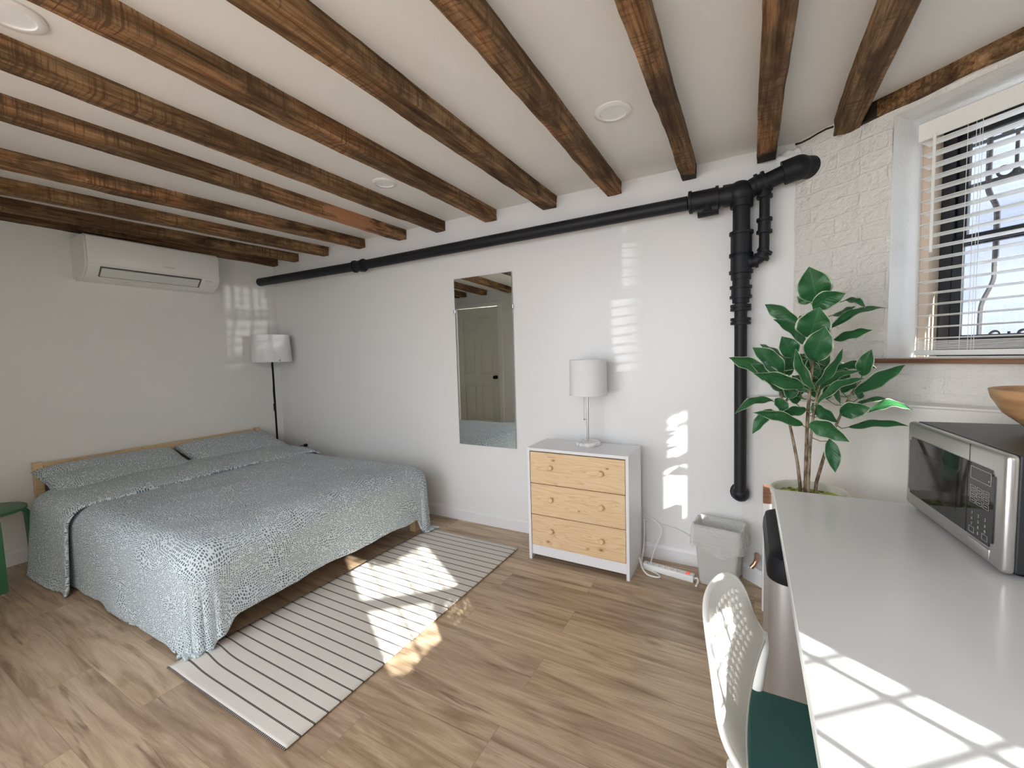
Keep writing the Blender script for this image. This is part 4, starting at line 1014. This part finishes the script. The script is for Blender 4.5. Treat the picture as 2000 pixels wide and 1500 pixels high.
# ---------------------------------------------------------------- potted plant
PC = Vector((4.362, -.575, 0))
pt = empty('potted_plant', PC, 'tall leafy plant with white-edged leaves in a cream pot behind the desk', 'plant')
bm = new(); lathe(bm, (0, 0, 0), [(0, 0), (.095, 0), (.10, .01), (.130, .655), (.134, .665), (.136, .685), (.130, .690), (.122, .685), (.120, .64), (.10, .60), (0, .60)], 60)
for v in bm.verts:
    r = math.hypot(v.co.x, v.co.y)
    if r > .115 and v.co.z > .62: v.co.z += .0012 * math.sin(18 * math.atan2(v.co.y, v.co.x))
mk('pot', bm, m_pot, pt, True)
bm = new(); bmesh.ops.create_circle(bm, cap_ends=False, segments=40, radius=.12); bm.free()
bm = new(); P = []
for i in range(9):
    r = .1205 * i / 8; P.append([Vector((r * math.cos(a * math.pi / 20), r * math.sin(a * math.pi / 20), .652 + .012 * noise.noise((r * 40 * math.cos(a * math.pi / 20), r * 40 * math.sin(a * math.pi / 20), 2)) + .006)) for a in range(41)])
grid(bm, P); o = mk('moss', bm, m_moss, pt, 'all')
def wp(cx, cy, dep):
    """point at the crop position on the picture, at y = PC.y + dep (world), returned relative to the pot"""
    px, py = 1400 + cx / 3, 500 + cy / 3
    d = _f + _r2 * ((px - 1000) / 829.85) + _u2 * ((750 - py) / 829.85)
    t = (PC.y + dep - CAM.y) / d.y; return CAM + d * t - PC
STEMS = [([(490, 1365, .0), (470, 1200, .0), (430, 1000, .0), (385, 850, .02), (360, 700, .03)], .0065),
         ([(520, 1370, .01), (525, 1150, .02), (535, 900, .02), (560, 650, .02), (560, 450, .02), (575, 260, .02)], .0075),
         ([(535, 1370, -.03), (545, 1150, -.04), (560, 980, -.04), (590, 800, -.05), (610, 740, -.05)], .006),
         ([(575, 1355, .0), (640, 1140, .03), (700, 990, .05), (760, 860, .06), (830, 740, .06)], .0065)]
stem_pts = []
for pts, r in STEMS:
    path = smooth_path([wp(*p) for p in pts], 8); path[0].z = .64; stem_pts += path
    bm = new(); n_ = len(path); tube(bm, path, [r * (1 - .45 * i / n_) for i in range(n_)], 9); mk('stem', bm, m_stem, pt, True)
XL = random.Random(3)
LEAVES = [  # base x,y  tip x,y  width(px)  depth base, depth tip, facing tilt
 (590, 268, 540, 62, 172, .0, -.05, 0), (552, 272, 484, 210, 90, .05, .08, .4), (560, 302, 755, 214, 105, -.01, -.06, .3), (740, 262, 872, 298, 46, .05, .0, 1.0), (678, 347, 812, 293, 40, .04, .09, 1.1),
 (662, 428, 998, 296, 56, .02, .06, 1.0), (684, 490, 912, 426, 62, -.01, -.03, .9), (545, 480, 600, 298, 172, -.03, -.09, 0), (566, 612, 636, 412, 142, -.06, -.12, 0), (484, 402, 282, 280, 92, .02, .05, .5),
 (518, 524, 330, 368, 74, .0, .02, .8), (530, 475, 488, 348, 84, .07, .11, .3), (448, 592, 380, 470, 112, .0, -.03, .2), (410, 592, 252, 512, 50, .04, .07, 1.0), (386, 702, 208, 532, 112, -.02, -.07, .5),
 (320, 690, 70, 588, 92, .0, -.03, .7), (378, 792, 200, 628, 96, -.03, -.08, .6), (512, 772, 215, 680, 92, -.05, -.10, .7), (472, 645, 365, 640, 110, .06, .10, .3), (572, 784, 462, 540, 66, -.07, -.12, .9),
 (580, 764, 738, 540, 54, -.08, -.13, .9), (582, 806, 848, 668, 50, -.03, -.06, 1.0), (684, 652, 936, 646, 60, .05, .08, .8), (590, 864, 870, 712, 58, -.08, -.12, 1.0), (806, 800, 1104, 632, 84, .03, .0, .7),
 (850, 702, 908, 546, 80, .04, .0, .3), (332, 848, 106, 918, 62, .0, -.03, .9), (526, 902, 340, 928, 66, -.05, -.09, .8), (324, 898, 208, 1042, 74, .02, .0, .5), (506, 992, 212, 908, 70, -.06, -.10, .8),
 (540, 984, 776, 1082, 100, -.09, -.14, .6), (660, 1078, 694, 1268, 74, -.09, -.12, .2), (722, 926, 898, 884, 98, -.02, -.07, .4), (892, 914, 1148, 896, 58, .06, .05, .9), (768, 1002, 1124, 984, 52, .0, -.02, .9),
 (800, 884, 1084, 864, 36, .09, .12, 1.1), (556, 876, 712, 972, 76, -.04, -.06, .7), (604, 694, 690, 634, 60, .06, .1, .7), (690, 680, 780, 708, 86, .07, .09, .5), (730, 800, 835, 742, 60, .05, .08, .6),
 (430, 836, 424, 752, 80, .03, .05, .4), (350, 832, 404, 934, 70, -.02, -.05, .5), (462, 700, 528, 800, 96, .04, .03, .3), (640, 736, 724, 868, 44, .0, -.02, .8), (834, 838, 828, 786, 44, .08, .1, .6),
 (430, 700, 400, 560, 90, .08, .12, .3), (560, 640, 470, 580, 80, .09, .12, .4), (620, 930, 560, 860, 70, .04, .05, .5)]
for k in range(22):   # young leaves in the heart of the plant, behind the others
    a = XL.uniform(0, 6.28); cx_, cy_ = 520 + XL.uniform(-110, 130), 760 + XL.uniform(-190, 110); l_ = XL.uniform(95, 150)
    LEAVES.append((cx_, cy_, cx_ + l_ * math.cos(a), cy_ - l_ * abs(math.sin(a)) * .8 - 10, XL.uniform(55, 85), XL.uniform(.05, .12), XL.uniform(.08, .17), XL.uniform(.2, .9)))
def leaf(i, b, t, width, tw):
    """blade from b to t; half-width profile, fold along the midrib, wavy margin, drooping tip"""
    ax = t - b; L = ax.length; d = ax / L; toc = (CAM - PC - (b + t) / 2).normalized()
    side = d.cross(toc).normalized(); nrm = side.cross(d).normalized()
    ang = tw * (1 if (i % 2) else -1); side2 = (side * math.cos(ang) + nrm * math.sin(ang)).normalized(); nrm2 = side2.cross(d).normalized()
    if nrm2.dot(toc) < 0: nrm2 = -nrm2
    bm = new(); n, m = 22, 10; P, U = [], []; up = Vector((0, 0, 1)); w = width / 2 / max(.45, math.cos(ang * .8))
    bow = .10 + .08 * random.random(); ph = random.random() * 6
    for a in range(n + 1):
        s = a / n; hwid = w * 2.45 * (s ** .62) * ((1 - s) ** .95) * (1 + .25 * s) * (.86 if s < .8 else .86 - .9 * (s - .8)) if s < 1 else 0
        hwid = max(hwid, .0006)
        c = b + ax * s + up * (L * bow * math.sin(math.pi * s) * (1 - abs(d.z))) + nrm2 * (L * .05 * math.sin(math.pi * s))
        c.z -= L * .05 * s ** 4 * (1 - abs(d.z)); row, ur = [], []
        for k in range(m + 1):
            q = -1 + 2 * k / m
            wave = .16 * hwid * math.sin(s * 14 + ph + (1 if q > 0 else 2.2)) * abs(q) ** 2
            row.append(c + side2 * (q * hwid) + nrm2 * (-.0 + abs(q) ** 1.3 * hwid * .26 + wave)); ur.append((.5 + q / 2, s))
        P.append(row); U.append(ur)
    grid(bm, P, U)
    # petiole to the nearest stem point below
    tgt = min(stem_pts, key=lambda p: (p - b).length + .6 * max(0, p.z - b.z) )
    mid = (b + tgt) / 2 + Vector((0, 0, -.01)); o = mk('leaf', bm, m_leaf, pt, 'all')
    sm = o.modifiers.new('t', 'SOLIDIFY'); sm.thickness = .0007; sm.offset = 0
    if (tgt - b).length > .004:
        bm = new(); tube(bm, [tgt, mid, b + d * .004], .0018, 6); mk('petiole', bm, M_petiole, o, True)
M_petiole = M('green_petiole', (.12, .20, .06), .5)
for i, (bx, by, tx, ty, w_, d0, d1, tw) in enumerate(LEAVES):
    leaf(i, wp(bx, by, d0), wp(tx, ty, d1), w_ / 3 / 829.85 * 2.05, tw)

# ---------------------------------------------------------------- outside: unseen added pier clipping the reflected beam
bm = new(); box(bm, (9.0, -1.70, 0), (9.3, -.85, 3.2), .02)
tag(mk('glint_blocker', bm, M('blocker_brown', (.42, .36, .33), .8)), 'plain added pier standing outdoors across the yard', 'blocker')
# pale rendered house front across the area way, seen through the blind
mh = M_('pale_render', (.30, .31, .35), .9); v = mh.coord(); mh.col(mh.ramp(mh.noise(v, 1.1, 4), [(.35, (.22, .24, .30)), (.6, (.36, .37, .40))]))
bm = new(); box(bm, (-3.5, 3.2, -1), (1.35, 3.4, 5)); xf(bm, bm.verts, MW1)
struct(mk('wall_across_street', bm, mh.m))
